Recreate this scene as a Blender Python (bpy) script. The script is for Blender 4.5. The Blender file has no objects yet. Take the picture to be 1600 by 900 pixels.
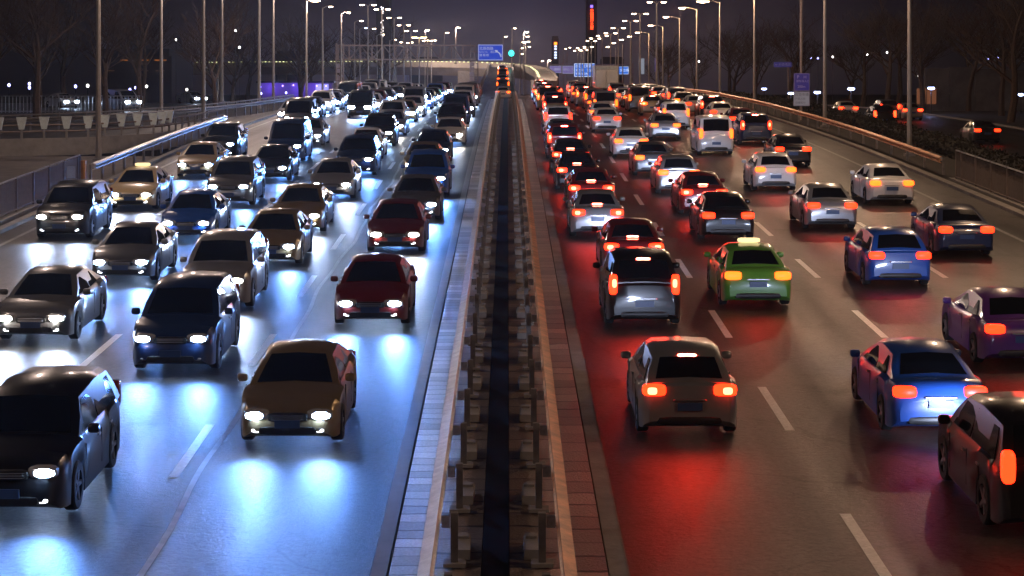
import bpy, math, random
import numpy as np
from mathutils import Vector, Matrix
R = math.radians
rnd = random.Random(7)
S = bpy.context.scene
C = S.collection

# ------------------------------------------------------------------ camera
F = 3140.0; CX = 793.0; HY = 100.0; CAMZ = 8.0          # calibration of the photograph (1600 px wide)
cam = bpy.data.cameras.new('camera'); co = bpy.data.objects.new('camera', cam); C.objects.link(co)
co.location = (0, 0, CAMZ); co.rotation_euler = (R(90), 0, 0)
cam.sensor_width = 36; cam.lens = F/1600*36
cam.shift_x = (800-CX)/1600; cam.shift_y = -(450-HY)/1600
cam.clip_start = .5; cam.clip_end = 9000
S.camera = co
# ------------------------------------------------------------------ world: night sky with city glow low over the road
w = bpy.data.worlds.new('World'); S.world = w; w.use_nodes = True
nt = w.node_tree; nt.nodes.clear()
N = nt.nodes.new; L = nt.links.new
tc = N('ShaderNodeTexCoord'); sx = N('ShaderNodeSeparateXYZ'); L(tc.outputs['Generated'], sx.inputs[0])
def wmath(op, a, b=None, clamp=False):
    m = N('ShaderNodeMath'); m.operation = op; m.use_clamp = clamp
    for i, v in enumerate((a, b)):
        if v is None: continue
        if isinstance(v, (int, float)): m.inputs[i].default_value = v
        else: L(v, m.inputs[i])
    return m.outputs[0]
elev = wmath('ABSOLUTE', sx.outputs[2])
r = N('ShaderNodeValToRGB'); L(wmath('MULTIPLY', elev, 8.0), r.inputs[0])
e = r.color_ramp.elements
e[0].position = 0; e[0].color = (.068, .050, .064, 1)
e[1].position = 1; e[1].color = (.0032, .0025, .0055, 1)
for p, c in ((.10, (.050, .038, .055, 1)), (.26, (.018, .0145, .032, 1)), (.5, (.008, .0068, .017, 1))):
    q = e.new(p); q.color = c
az = wmath('ABSOLUTE', wmath('SUBTRACT', sx.outputs[0], .01))
gl = wmath('SUBTRACT', 1.0, wmath('MULTIPLY', az, 3.6), True)
gl = wmath('MULTIPLY', gl, gl)
gl = wmath('ADD', wmath('MULTIPLY', wmath('MULTIPLY', gl, 1.25), wmath('GREATER_THAN', sx.outputs[1], 0.0)), .045)
nz = N('ShaderNodeTexNoise'); nz.inputs['Scale'].default_value = 9; nz.inputs['Detail'].default_value = 5
L(tc.outputs['Generated'], nz.inputs['Vector'])
gl = wmath('MULTIPLY', gl, wmath('ADD', wmath('MULTIPLY', nz.outputs[0], .6), .7))
vm = N('ShaderNodeVectorMath'); vm.operation = 'SCALE'; L(r.outputs[0], vm.inputs[0]); L(gl, vm.inputs['Scale'])
bg = N('ShaderNodeBackground'); L(vm.outputs[0], bg.inputs[0]); bg.inputs[1].default_value = 1.0
ou = N('ShaderNodeOutputWorld'); L(bg.outputs[0], ou.inputs[0])
S.view_settings.view_transform = 'Standard'; S.view_settings.look = 'None'
S.view_settings.exposure = 0.0; S.view_settings.gamma = 1
S.cycles.use_light_tree = True; S.cycles.max_bounces = 5; S.cycles.diffuse_bounces = 2; S.cycles.glossy_bounces = 3
S.cycles.transmission_bounces = 2; S.cycles.sample_clamp_indirect = 4; S.cycles.volume_bounces = 0
S.cycles.caustics_reflective = False; S.cycles.caustics_refractive = False
BEAM = 0.125      # overall strength of the headlamp beams
HAZE = .00013
LAMP = 0.50      # overall strength of the street lamps

# ------------------------------------------------------------------ road levels
_gy = [-60, 0, 30, 60, 90, 110, 130, 160, 190, 230, 280, 340, 400, 500, 600, 1000, 4000]
_gz = [-1.7, .2, 1.154, 2.108, 3.06, 3.62, 4.0, 4.36, 4.5, 4.25, 3.4, 2.55, 1.7, .35, -1, -7, -52]
_m = [0]*len(_gy)
for i in range(1, len(_gy)-1):
    a = (_gz[i]-_gz[i-1])/(_gy[i]-_gy[i-1]); b = (_gz[i+1]-_gz[i])/(_gy[i+1]-_gy[i])
    _m[i] = 0 if a*b < 0 else 2*a*b/(a+b)
_m[0] = _m[1]; _m[-1] = _m[-2]
def g(y):
    y = min(max(y, _gy[0]), _gy[-1]-1)
    for i in range(len(_gy)-1):
        if y < _gy[i+1]: break
    h = _gy[i+1]-_gy[i]; t = (y-_gy[i])/h
    return ((2*t**3-3*t*t+1)*_gz[i] + (t**3-2*t*t+t)*h*_m[i] + (-2*t**3+3*t*t)*_gz[i+1] + (t**3-t*t)*h*_m[i+1])
def smooth(a, b, t):
    t = min(max((t-a)/(b-a), 0), 1); return t*t*(3-2*t)
def offr(y): return 6.5*smooth(170, 420, y) + max(0, y-420)*.012
def offl(y): return -3.6*smooth(190, 400, y) + max(0, y-420)*.004
def wp(px, py, Y): return Vector(((px-CX)*Y/F, Y, CAMZ+(HY-py)*Y/F))   # a point of the place from its bearing and its distance

# ------------------------------------------------------------------ materials
MATS = {}
def mat(name, col, rough=.6, metal=0, emit=None, es=0, coat=0, noise=0, nscale=4, bump=0, bscale=30, spec=.5):
    if name in MATS: return MATS[name]
    m = bpy.data.materials.new(name); m.use_nodes = True; t = m.node_tree; p = t.nodes['Principled BSDF']
    p.inputs['Base Color'].default_value = (*col, 1); p.inputs['Roughness'].default_value = rough; p.inputs['Metallic'].default_value = metal
    p.inputs['Specular IOR Level'].default_value = spec
    if coat: p.inputs['Coat Weight'].default_value = coat; p.inputs['Coat Roughness'].default_value = .06
    if emit: p.inputs['Emission Color'].default_value = (*emit, 1); p.inputs['Emission Strength'].default_value = es
    if noise or bump:
        c = t.nodes.new('ShaderNodeTexCoord')
        if noise:
            n = t.nodes.new('ShaderNodeTexNoise'); n.inputs['Scale'].default_value = nscale; n.inputs['Detail'].default_value = 6; n.inputs['Roughness'].default_value = .65
            t.links.new(c.outputs['Object'], n.inputs['Vector'])
            rr = t.nodes.new('ShaderNodeValToRGB'); rr.color_ramp.elements[0].position = .3; rr.color_ramp.elements[1].position = .72
            rr.color_ramp.elements[0].color = (*[x*(1-noise) for x in col], 1); rr.color_ramp.elements[1].color = (*[min(1, x*(1+noise)) for x in col], 1)
            t.links.new(n.outputs[0], rr.inputs[0]); t.links.new(rr.outputs[0], p.inputs['Base Color'])
            mr = t.nodes.new('ShaderNodeMapRange'); mr.inputs[3].default_value = max(.03, rough-.12*noise*2); mr.inputs[4].default_value = min(1, rough+.12*noise*2)
            t.links.new(n.outputs[0], mr.inputs[0]); t.links.new(mr.outputs[0], p.inputs['Roughness'])
        if bump:
            n2 = t.nodes.new('ShaderNodeTexNoise'); n2.inputs['Scale'].default_value = bscale; n2.inputs['Detail'].default_value = 4
            t.links.new(c.outputs['Object'], n2.inputs['Vector'])
            b = t.nodes.new('ShaderNodeBump'); b.inputs['Strength'].default_value = bump; b.inputs['Distance'].default_value = .02
            t.links.new(n2.outputs[0], b.inputs['Height']); t.links.new(b.outputs[0], p.inputs['Normal'])
    MATS[name] = m
    return m
def road_material(name, base, rough):
    """asphalt: fine aggregate, lane-long wear bands under the tyres, patches and sealed cracks"""
    m = bpy.data.materials.new(name); m.use_nodes = True; t = m.node_tree; p = t.nodes['Principled BSDF']; N = t.nodes.new; K = t.links.new
    c = N('ShaderNodeTexCoord')
    fine = N('ShaderNodeTexNoise'); fine.inputs['Scale'].default_value = 6; fine.inputs['Detail'].default_value = 8; fine.inputs['Roughness'].default_value = .8
    K(c.outputs['Object'], fine.inputs['Vector'])
    mp = N('ShaderNodeMapping'); mp.inputs['Scale'].default_value = (1, .035, 1); K(c.outputs['Object'], mp.inputs[0])
    band = N('ShaderNodeTexNoise'); band.inputs['Scale'].default_value = 1.1; band.inputs['Detail'].default_value = 4; K(mp.outputs[0], band.inputs['Vector'])
    big = N('ShaderNodeTexNoise'); big.inputs['Scale'].default_value = .16; big.inputs['Detail'].default_value = 3; K(c.outputs['Object'], big.inputs['Vector'])
    vor = N('ShaderNodeTexVoronoi'); vor.feature = 'DISTANCE_TO_EDGE'; vor.inputs['Scale'].default_value = .12
    ds = N('ShaderNodeTexNoise'); ds.inputs['Scale'].default_value = .8; ds.inputs['Detail'].default_value = 5; K(c.outputs['Object'], ds.inputs['Vector'])
    mx0 = N('ShaderNodeMix'); mx0.data_type = 'RGBA'; mx0.blend_type = 'ADD'; mx0.inputs[0].default_value = .9; K(c.outputs['Object'], mx0.inputs[6]); K(ds.outputs['Color'], mx0.inputs[7]); K(mx0.outputs[2], vor.inputs['Vector'])
    def M(op, a, b, cl=False):
        n = N('ShaderNodeMath'); n.operation = op; n.use_clamp = cl
        for i, v in enumerate((a, b)):
            if isinstance(v, (int, float)): n.inputs[i].default_value = v
            else: K(v, n.inputs[i])
        return n.outputs[0]
    crack = M('LESS_THAN', vor.outputs['Distance'], .004)
    v = M('ADD', M('MULTIPLY', fine.outputs[0], 2.2), M('MULTIPLY', band.outputs[0], .9)); v = M('ADD', v, M('MULTIPLY', big.outputs[0], .5)); v = M('SUBTRACT', v, 1.28)
    v = M('MULTIPLY', v, M('SUBTRACT', 1.0, M('MULTIPLY', crack, .55)))
    sp_ = N('ShaderNodeSeparateXYZ'); K(c.outputs['Object'], sp_.inputs[0])
    trk = M('COSINE', M('MULTIPLY', M('SUBTRACT', M('ABSOLUTE', sp_.outputs[0], 0), 2.62), 3.471), 0)
    trk = M('MULTIPLY', M('MAXIMUM', trk, 0.0), band.outputs[0])
    v = M('MULTIPLY', v, M('SUBTRACT', 1.0, M('MULTIPLY', trk, .65)))
    stn = N('ShaderNodeTexNoise'); stn.inputs['Scale'].default_value = .55; stn.inputs['Detail'].default_value = 7; stn.inputs['Roughness'].default_value = .7; K(c.outputs['Object'], stn.inputs['Vector'])
    stain = M('MULTIPLY', M('SUBTRACT', stn.outputs[0], .56, True), 7.0, True)
    v = M('MULTIPLY', v, M('SUBTRACT', 1.0, M('MULTIPLY', stain, .5)))
    s = N('ShaderNodeVectorMath'); s.operation = 'SCALE'; s.inputs[0].default_value = [x*1.9 for x in base]; K(v, s.inputs['Scale']); K(s.outputs[0], p.inputs['Base Color'])
    K(M('ADD', M('MULTIPLY', M('SUBTRACT', band.outputs[0], .5), .35), M('ADD', rough-.10, M('MULTIPLY', fine.outputs[0], .22))), p.inputs['Roughness'])
    grit = N('ShaderNodeTexNoise'); grit.inputs['Scale'].default_value = 9; grit.inputs['Detail'].default_value = 7; grit.inputs['Roughness'].default_value = .75; K(c.outputs['Object'], grit.inputs['Vector'])
    b = N('ShaderNodeBump'); b.inputs['Strength'].default_value = .8; b.inputs['Distance'].default_value = .02; K(grit.outputs[0], b.inputs['Height']); K(b.outputs[0], p.inputs['Normal'])
    sp = N('ShaderNodeTexNoise'); sp.inputs['Scale'].default_value = 11; sp.inputs['Detail'].default_value = 9; sp.inputs['Roughness'].default_value = .85; K(c.outputs['Object'], sp.inputs['Vector'])
    K(M('MULTIPLY', M('MULTIPLY', M('SUBTRACT', sp.outputs[0], .30, True), 3.1), M('SUBTRACT', 1.0, M('MULTIPLY', stain, .45))), p.inputs['Specular IOR Level'])
    return m
def paver_material(name, col, pitch):
    """cast slabs laid across the strip: each its own shade, dark open joints"""
    m = bpy.data.materials.new(name); m.use_nodes = True; t = m.node_tree; p = t.nodes['Principled BSDF']; N = t.nodes.new; K = t.links.new
    c = N('ShaderNodeTexCoord'); s = N('ShaderNodeSeparateXYZ'); K(c.outputs['Object'], s.inputs[0])
    n = N('ShaderNodeTexNoise'); n.inputs['Scale'].default_value = 2.2; n.inputs['Detail'].default_value = 4; K(c.outputs['Object'], n.inputs['Vector'])
    def M(op, a, b=0, cl=False):
        q = N('ShaderNodeMath'); q.operation = op; q.use_clamp = cl
        for i, v in enumerate((a, b)):
            if isinstance(v, (int, float)): q.inputs[i].default_value = v
            else: K(v, q.inputs[i])
        return q.outputs[0]
    yy = M('ADD', M('DIVIDE', s.outputs[1], pitch), M('MULTIPLY', n.outputs[0], .35))
    cell = M('FLOOR', yy); fr = M('FRACT', yy)
    wn = N('ShaderNodeTexWhiteNoise'); wn.noise_dimensions = '1D'; K(cell, wn.inputs['W'])
    joint = M('LESS_THAN', fr, .10)
    wn2 = N('ShaderNodeTexWhiteNoise'); wn2.noise_dimensions = '1D'; K(M('ADD', cell, 91.3), wn2.inputs['W'])
    joint = M('MULTIPLY', joint, M('ADD', .35, M('MULTIPLY', wn2.outputs[0], .65)))
    f2 = N('ShaderNodeTexNoise'); f2.inputs['Scale'].default_value = 25; f2.inputs['Detail'].default_value = 6; K(c.outputs['Object'], f2.inputs['Vector'])
    v = M('MULTIPLY', M('ADD', .55, M('MULTIPLY', wn.outputs[0], .6)), M('ADD', .55, M('MULTIPLY', f2.outputs[0], .9)))
    v = M('MULTIPLY', v, M('SUBTRACT', 1.0, M('MULTIPLY', joint, .9)))
    sc = N('ShaderNodeVectorMath'); sc.operation = 'SCALE'; sc.inputs[0].default_value = col; K(v, sc.inputs['Scale']); K(sc.outputs[0], p.inputs['Base Color'])
    p.inputs['Roughness'].default_value = .34; p.inputs['Specular IOR Level'].default_value = .9
    b = N('ShaderNodeBump'); b.inputs['Strength'].default_value = .8; b.inputs['Distance'].default_value = .03; K(v, b.inputs['Height']); K(b.outputs[0], p.inputs['Normal'])
    return m
asphalt = road_material('asphalt', (.058, .053, .050), .42)
asphalt_side = road_material('asphalt_side', (.045, .045, .047), .55)
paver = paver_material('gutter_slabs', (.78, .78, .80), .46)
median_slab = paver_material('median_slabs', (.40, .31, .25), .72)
M_paint = mat('road_paint', (.82, .82, .80), .40, noise=.28, nscale=14, spec=.8)
M_worn = mat('worn_paint', (.34, .34, .34), .42, noise=.5, nscale=3, spec=.7)
M_conc = mat('concrete', (.27, .25, .23), .8, noise=.25, nscale=1.3, bump=.4, bscale=9)
M_concd = mat('dark_concrete', (.16, .14, .13), .85, noise=.3, nscale=.8, bump=.3)
M_steel = mat('galvanised_steel', (.50, .51, .53), .34, .75, noise=.35, nscale=5)
M_railr = mat('scuffed_orange_lit_rail', (.70, .34, .18), .42, .2, noise=.45, nscale=2.5)  # scuffed rail, orange of the lamplight put into its base colour
M_post = mat('steel_post', (.22, .20, .19), .55, .3, noise=.3)
M_green = mat('dark_green_cover', (.012, .055, .060), .6, noise=.3, nscale=2)
M_gnd = mat('bare_earth', (.030, .025, .022), .95, noise=.5, nscale=.3)
M_pole = mat('pole_paint', (.42, .38, .34), .5, .2, noise=.15)
M_bark = mat('bark', (.10, .065, .045), .9, noise=.3, nscale=8)
M_twig = mat('twigs', (.075, .042, .026), .9)
M_hedge = mat('hedge_leaves', (.018, .016, .010), .9)
M_white = mat('white_paint', (.8, .8, .8), .5)
M_black = mat('black_plastic', (.012, .012, .013), .45)
M_rubber = mat('rubber', (.015, .015, .015), .8)
M_rim = mat('alloy', (.45, .45, .47), .3, .8)
M_glass = mat('car_glass', (.006, .008, .012), .05, spec=.8)
M_fence = mat('fence_mesh_metal', (.20, .15, .12), .6, .3, noise=.2)
M_cap = mat('reflective_cap', (.72, .80, .80), .35, noise=.2)
def em(name, col, s): return mat(name, (.02, .02, .02), .4, emit=col, es=s)
HEAD = em('headlamp_lit', (.46, .68, 1.0), 150)
HEADW = em('headlamp_halogen', (1.0, .93, .82), 160)
HEAD_FAR = em('headlamp_far', (.60, .76, 1.0), 170)
TAIL = em('tail_lamp_lit', (1.0, .018, .003), 8.0)
TAIL_FAR = em('tail_lamp_far', (1.0, .02, .004), 16.0)
TAILO = em('tail_lamp_amber', (1.0, .085, .006), 6.0)
BRAKE = em('brake_lamp_lit', (1.0, .04, .018), 36)
BRAKE3 = em('high_brake_lamp', (1.0, .08, .05), 60)
LAMPW = em('street_lamp_lit', (1.0, .70, .46), 34)
LAMPS = em('sodium_lamp_lit', (1.0, .66, .30), 40)
LAMPB = em('blue_white_lamp', (.45, .55, 1.0), 14)
M_red_off = mat('tail_lens', (.25, .01, .01), .2, spec=.8)
M_head_off = mat('head_lens', (.5, .5, .52), .1, .2)
M_plate = mat('number_plate', (.04, .08, .20), .35)

ORD = ['first', 'second', 'third', 'fourth', 'fifth', 'sixth', 'seventh', 'eighth', 'ninth', 'tenth', 'eleventh', 'twelfth', 'thirteenth', 'fourteenth', 'fifteenth', 'sixteenth', 'seventeenth', 'eighteenth', 'nineteenth', 'twentieth', 'twenty-first', 'twenty-second', 'twenty-third', 'twenty-fourth', 'twenty-fifth', 'twenty-sixth', 'twenty-seventh', 'twenty-eighth', 'twenty-ninth', 'thirtieth']
# ------------------------------------------------------------------ mesh helpers
class MB:
    def __init__(s): s.v = []; s.f = []
    def add(s, vs, fs):
        o = len(s.v); s.v += [tuple(v) for v in vs]; s.f += [tuple(i+o for i in f) for f in fs]; return s
    def box(s, c, d, rz=0, rx=0):
        m = Matrix.Rotation(rz, 3, 'Z') @ Matrix.Rotation(rx, 3, 'X'); c = Vector(c)
        vs = [c + m @ Vector((x*d[0]/2, y*d[1]/2, z*d[2]/2)) for x in (-1, 1) for y in (-1, 1) for z in (-1, 1)]
        return s.add(vs, [(0, 1, 3, 2), (4, 6, 7, 5), (0, 4, 5, 1), (2, 3, 7, 6), (0, 2, 6, 4), (1, 5, 7, 3)])
    def tube(s, pts, rad, n=6, cap=True):
        pts = [Vector(p) for p in pts]
        if not hasattr(rad, '__len__'): rad = [rad]*len(pts)
        vs = []; fs = []
        for i, p in enumerate(pts):
            d = (pts[min(i+1, len(pts)-1)] - pts[max(i-1, 0)]).normalized()
            a = d.cross(Vector((0, 0, 1)) if abs(d.z) < .9 else Vector((1, 0, 0))).normalized(); b = d.cross(a)
            for k in range(n):
                t = 2*math.pi*k/n; vs.append(p + (a*math.cos(t)+b*math.sin(t))*rad[i])
        for i in range(len(pts)-1):
            for k in range(n):
                fs.append((i*n+k, i*n+(k+1) % n, (i+1)*n+(k+1) % n, (i+1)*n+k))
        if cap: fs.append(tuple(range(n))[::-1]); fs.append(tuple((len(pts)-1)*n+k for k in range(n)))
        return s.add(vs, fs)
    def sup(s, c, r, e=.5, nu=12, nv=7):
        """rounded box (superellipsoid)"""
        vs = []; fs = []
        pw = lambda x: math.copysign(abs(x)**e, x)
        for i in range(nv+1):
            a = -math.pi/2 + math.pi*i/nv
            for k in range(nu):
                b = 2*math.pi*k/nu
                vs.append((c[0]+r[0]*pw(math.cos(a))*pw(math.cos(b)), c[1]+r[1]*pw(math.cos(a))*pw(math.sin(b)), c[2]+r[2]*pw(math.sin(a))))
        for i in range(nv):
            for k in range(nu): fs.append((i*nu+k, i*nu+(k+1) % nu, (i+1)*nu+(k+1) % nu, (i+1)*nu+k))
        return s.add(vs, fs)
    def sweep(s, prof, path, closed=True):
        """profile (dx, dz) swept along path of (x, y, z) with lateral = x direction of the local normal"""
        n = len(prof); vs = []; fs = []
        P = [Vector(p) for p in path]
        for i, p in enumerate(P):
            d = P[min(i+1, len(P)-1)] - P[max(i-1, 0)]; d.z = 0; d.normalize(); nx = Vector((d.y, -d.x, 0))
            for dx, dz in prof: vs.append(p + nx*dx + Vector((0, 0, dz)))
        for i in range(len(P)-1):
            for k in range(n if closed else n-1): fs.append((i*n+k, i*n+(k+1) % n, (i+1)*n+(k+1) % n, (i+1)*n+k))
        if closed: fs.append(tuple(range(n))); fs.append(tuple((len(P)-1)*n+k for k in range(n))[::-1])
        return s.add(vs, fs)
    def mesh(s, name, m, smooth=False):
        me = bpy.data.meshes.new(name); me.from_pydata(s.v, [], s.f); me.materials.append(m)
        bm_fix(me)
        if smooth:
            me.shade_smooth(); me.set_sharp_from_angle(angle=R(38))
        return me
    def build(s, name, m, parent=None, smooth=False, loc=None):
        o = bpy.data.objects.new(name, s.mesh(name, m, smooth)); C.objects.link(o)
        if parent: o.parent = parent
        if loc: o.location = loc
        return o
import bmesh
def bm_fix(me):
    b = bmesh.new(); b.from_mesh(me); bmesh.ops.recalc_face_normals(b, faces=b.faces); b.to_mesh(me); b.free()
def tag(o, label=None, cat=None, group=None, kind=None):
    if label: o['label'] = label
    if cat: o['category'] = cat
    if group: o['group'] = group
    if kind: o['kind'] = kind
    return o
def thing(name, label, cat, loc=(0, 0, 0), rz=0, group=None):
    o = bpy.data.objects.new(name, None); C.objects.link(o); o.location = loc; o.rotation_euler = (0, 0, rz); o.empty_display_size = .2
    return tag(o, label, cat, group)
def copy_tree(o, parent=None):
    c = o.copy(); C.objects.link(c); c.parent = parent
    for ch in list(o.children): copy_tree(ch, c)
    return c
def ys(a, b, step):
    out = []; y = a
    while y < b-1e-6: out.append(y); y += step
    return out+[b]
def strip(name, x0, x1, ylist, m, dz=0., thick=0, kind='structure', uneven=0):
    b = MB(); vs = []
    fx = lambda x, y: x(y) if callable(x) else x
    for y in ylist:
        vs += [(fx(x0, y), y, g(y)+dz), (fx(x1, y), y, g(y)+dz)]
    n = len(ylist); fs = [(2*i, 2*i+1, 2*i+3, 2*i+2) for i in range(n-1)]
    b.add(vs, fs)
    if thick:
        for s_ in (0, 1):
            vs2 = []
            for y in ylist:
                X = fx((x0, x1)[s_], y); vs2 += [(X, y, g(y)+dz), (X, y, g(y)+dz-thick)]
            b.add(vs2, fs)
    o = b.build(name, m)
    if kind: tag(o, kind=kind)
    return o

# ------------------------------------------------------------------ the ground and the two carriageways
YL = ys(-40, 420, 6) + [450, 500, 550, 600, 700, 850, 1000, 1400, 2000, 3000]
gv = MB(); cols_ = [-900, -300, -120, -60, -45, -30, -24, 0, 30, 40, 60, 120, 300, 900]
YG = ys(-60, 420, 12)+[500, 600, 800, 1000, 1500, 2500, 3900]
vs = [];
for y in YG:
    for x in cols_:
        vs.append((x, y, g(y)-(.6 if abs(x) < 28 or y > 420 else (.9 if x < 0 else 1.25))))
nc = len(cols_)
gv.add(vs, [(i*nc+k, i*nc+k+1, (i+1)*nc+k+1, (i+1)*nc+k) for i in range(len(YG)-1) for k in range(nc-1)])
tag(gv.build('ground', M_gnd), kind='structure')
LEDGE = lambda y: -16.9+offl(y); REDGE = lambda y: 18.4+offr(y)*1.2
strip('oncoming_road', LEDGE, lambda y: -1.63+offl(y)*1.0, YL, asphalt, 0, .3)
strip('outgoing_road', lambda y: 1.63+offr(y), REDGE, YL, asphalt, 0, .3)
strip('centre_ground', lambda y: -1.7+offl(y), lambda y: 1.7+offr(y), YL, M_concd, -.05)
# painted markings
def dashes(name, x, y0, y1, off, skip=0):
    b = MB(); y = y0
    while y < y1:
        w_ = .085
        seg = [y, y+2, y+4.1]
        vs = []
        for q in seg: vs += [(x+off(q)-w_, q, g(q)+.006), (x+off(q)+w_, q, g(q)+.006)]
        b.add(vs, [(0, 1, 3, 2), (2, 3, 5, 4)]); y += 10
    tag(b.build(name, M_paint), kind='structure')
for x in (-5.46, -9.06, -12.7): dashes('lane_marking', x, 2.8, 330, offl)
for x in (5.12, 8.72, 12.3): dashes('lane_marking', x, 6.4, 330, offr)
YN = ys(-10, 330, 5)
strip('edge_line', lambda y: -16.2+offl(y), lambda y: -16.05+offl(y), YN, M_worn, .005)
strip('edge_line', lambda y: 16.6+offr(y), lambda y: 16.75+offr(y), YN, M_worn, .005)
# sealed long joint that runs beside the first dashed line
b = MB(); seg = ys(20, 120, .8); vs = []
for y in seg:
    x = -5.02+.07*math.sin(y*.31)+.03*math.sin(y*.9); vs += [(x-.045, y, g(y)+.004), (x+.05, y, g(y)+.004)]
b.add(vs, [(2*i, 2*i+1, 2*i+3, 2*i+2) for i in range(len(seg)-1)])
tag(b.build('road_joint', M_worn), kind='structure')
# gutters of cast slabs either side of the median, with plain concrete haunch and dark joint
YM = ys(-20, 200, 4)
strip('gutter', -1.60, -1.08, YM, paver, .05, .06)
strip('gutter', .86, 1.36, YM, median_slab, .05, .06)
strip('gutter_edge', 1.38, 1.66, YM, M_conc, .03, .05)
strip('gutter_edge', -1.86, -1.645, YM, mat('smooth_concrete', (.34, .34, .34), .40, noise=.2, nscale=2, spec=.7), .012, .02)
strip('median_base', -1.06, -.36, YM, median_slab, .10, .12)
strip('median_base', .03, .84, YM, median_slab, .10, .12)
strip('median_channel', -.345, .015, YM, M_green, .16, .2)

# ------------------------------------------------------------------ guard rails
WB0 = [(0, .155), (.03, .13), (.075, .10), (.075, .05), (.02, .0), (.075, -.05), (.075, -.10), (.03, -.13), (0, -.155), (-.006, -.13), (.035, -.09), (.035, -.06), (-.015, 0), (.035, .06), (.035, .09), (-.006, .13)]
WB = [(x*2.1, z) for x, z in WB0]
def guardrail(name, label, x, y0, y1, side, m, step, plinth=True, h=.72, mp=M_post, zf=None):
    """side: +1 the corrugated face looks to +x"""
    fx = x if callable(x) else (lambda y: x)
    zf = zf or g
    t = thing(name, label, 'guardrail', (0, 0, 0))
    path = [(fx(y), y, zf(y)+h) for y in ys(y0, y1, 4)]
    b = MB(); b.sweep([(dx*side, dz) for dx, dz in WB], path); b.build('rail_beam', m, t, True)
    n = 0; y = y0+.6; pm = {}
    base = None
    while y < y1 and n < 96:
        X = fx(y)-side*.22
        b = MB(); b.box((0, 0, .42), (.10, .12, .84)); 
        if not n:
            me = b.mesh('post', mp)
            q = MB(); q.box((side*.12, 0, h), (.12, .10, .16)); ms = q.mesh('spacer', M_steel)
            q = MB(); q.box((0, 0, .03), (.30, .30, .05)); mf = q.mesh('base_plate', M_conc)
        o = bpy.data.objects.new('post', me); C.objects.link(o); o.parent = t; o.location = (X, y, zf(y)+.0)
        o2 = bpy.data.objects.new('spacer', ms); C.objects.link(o2); o2.parent = o
        if plinth and y < 110:
            o3 = bpy.data.objects.new('base_plate', mf); C.objects.link(o3); o3.parent = o; o3.location = (0, 0, .12)
        n += 1; y += step
    return t
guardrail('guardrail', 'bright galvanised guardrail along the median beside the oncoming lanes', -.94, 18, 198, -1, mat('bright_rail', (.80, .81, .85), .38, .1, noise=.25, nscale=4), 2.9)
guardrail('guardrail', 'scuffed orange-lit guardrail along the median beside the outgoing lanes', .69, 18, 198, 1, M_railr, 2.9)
# concrete blocks that stand between rail and centre channel
def blocks(x, wd, label):
    first = None
    for i, y in enumerate(ys(22, 108, 3.0)):
        if first is None:
            b = MB(); b.box((0, 0, .08), (wd*.8, .8, .14)); b.box((0, .28, .16), (wd*.6, .2, .05)); first = b.mesh('kerb_block', M_conc)
        o = bpy.data.objects.new('kerb_block', first); C.objects.link(o); o.location = (x, y, g(y)+.10); o.rotation_euler = (0.03, 0, rnd.uniform(-.03, .03))
        tag(o, label + ', %s from the bottom edge' % ORD[i], 'concrete block', 'concrete blocks behind the median rails')
blocks(-.62, .26, 'small concrete block standing behind the galvanised median rail')
blocks(.33, .26, 'small concrete block standing behind the orange-lit median rail')
# outer edges
strip('kerb', lambda y: -17.2+offl(y), lambda y: -16.9+offl(y), ys(-20, 330, 6), M_conc, .13, .3)
strip('kerb', lambda y: 18.4+offr(y)*1.2, lambda y: 18.75+offr(y)*1.2, ys(-20, 330, 6), M_conc, .13, .3)
strip('verge', -34, -17.2, ys(-20, 101, 5), M_concd, -.02)
strip('verge', 18.75, 22.5, ys(-20, 300, 6), M_gnd, .10)
guardrail('guardrail', 'galvanised guardrail starting at the orange post beside the oncoming lanes', -17.45, 84.5, 124, 1, M_steel, 2.5, False, .8)
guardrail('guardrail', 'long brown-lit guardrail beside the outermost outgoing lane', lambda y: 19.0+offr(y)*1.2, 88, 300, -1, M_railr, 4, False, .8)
# orange end post with white marker
t = thing('barrier_end_post', 'orange barrier end post where the mesh fence meets the guardrail', 'post', (-17.75, 83.9, g(84)))
MB().box((0, 0, .55), (.30, .30, 1.1)).build('post', mat('orange_paint', (.55, .24, .07), .6, noise=.3), t)
MB().box((-.42, -.2, .62), (.34, .05, .5)).build('reflector', M_cap, t)
# mesh fences: posts, top rail, infill bars
def mesh_fence(label, fx, y0, y1, h, base, pst=2.6):
    t = thing('mesh_fence', label, 'fence')
    P = lambda y, z: (fx(y), y, g(y)+base+z)
    yl = ys(y0, y1, pst)
    for y in yl:
        MB().box((fx(y), y, g(y)+base+h/2), (.07, .07, h+.06)).build('post', M_fence, t)
    MB().tube([P(y, h) for y in yl], .035, 6).build('top_rail', M_steel, t)
    MB().tube([P(y, .12) for y in yl], .03, 6).build('bottom_rail', M_fence, t)
    b = MB(); y = y0
    while y < y1:
        b.box((fx(y), y, g(y)+base+h/2), (.02, .022, h-.14)); y += .16
    b.build('infill_bars', M_fence, t)
    b = MB(); yl2 = ys(y0, y1, 5)
    return t
mesh_fence('brown metal fence beside the oncoming lanes, ending at the orange post', lambda y: -17.75, 44, 83.4, 1.25, .12)
mesh_fence('brown metal fence beside the outgoing lanes, ending at the guardrail', lambda y: 19.2, 46, 86, 1.25, .12)
strip('kerb_wall', -17.95, -17.5, ys(-20, 83.5, 5), M_conc, .16, .4)
strip('kerb_wall', 19.0, 19.4, ys(-20, 86.5, 5), M_conc, .16, .4)

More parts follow.
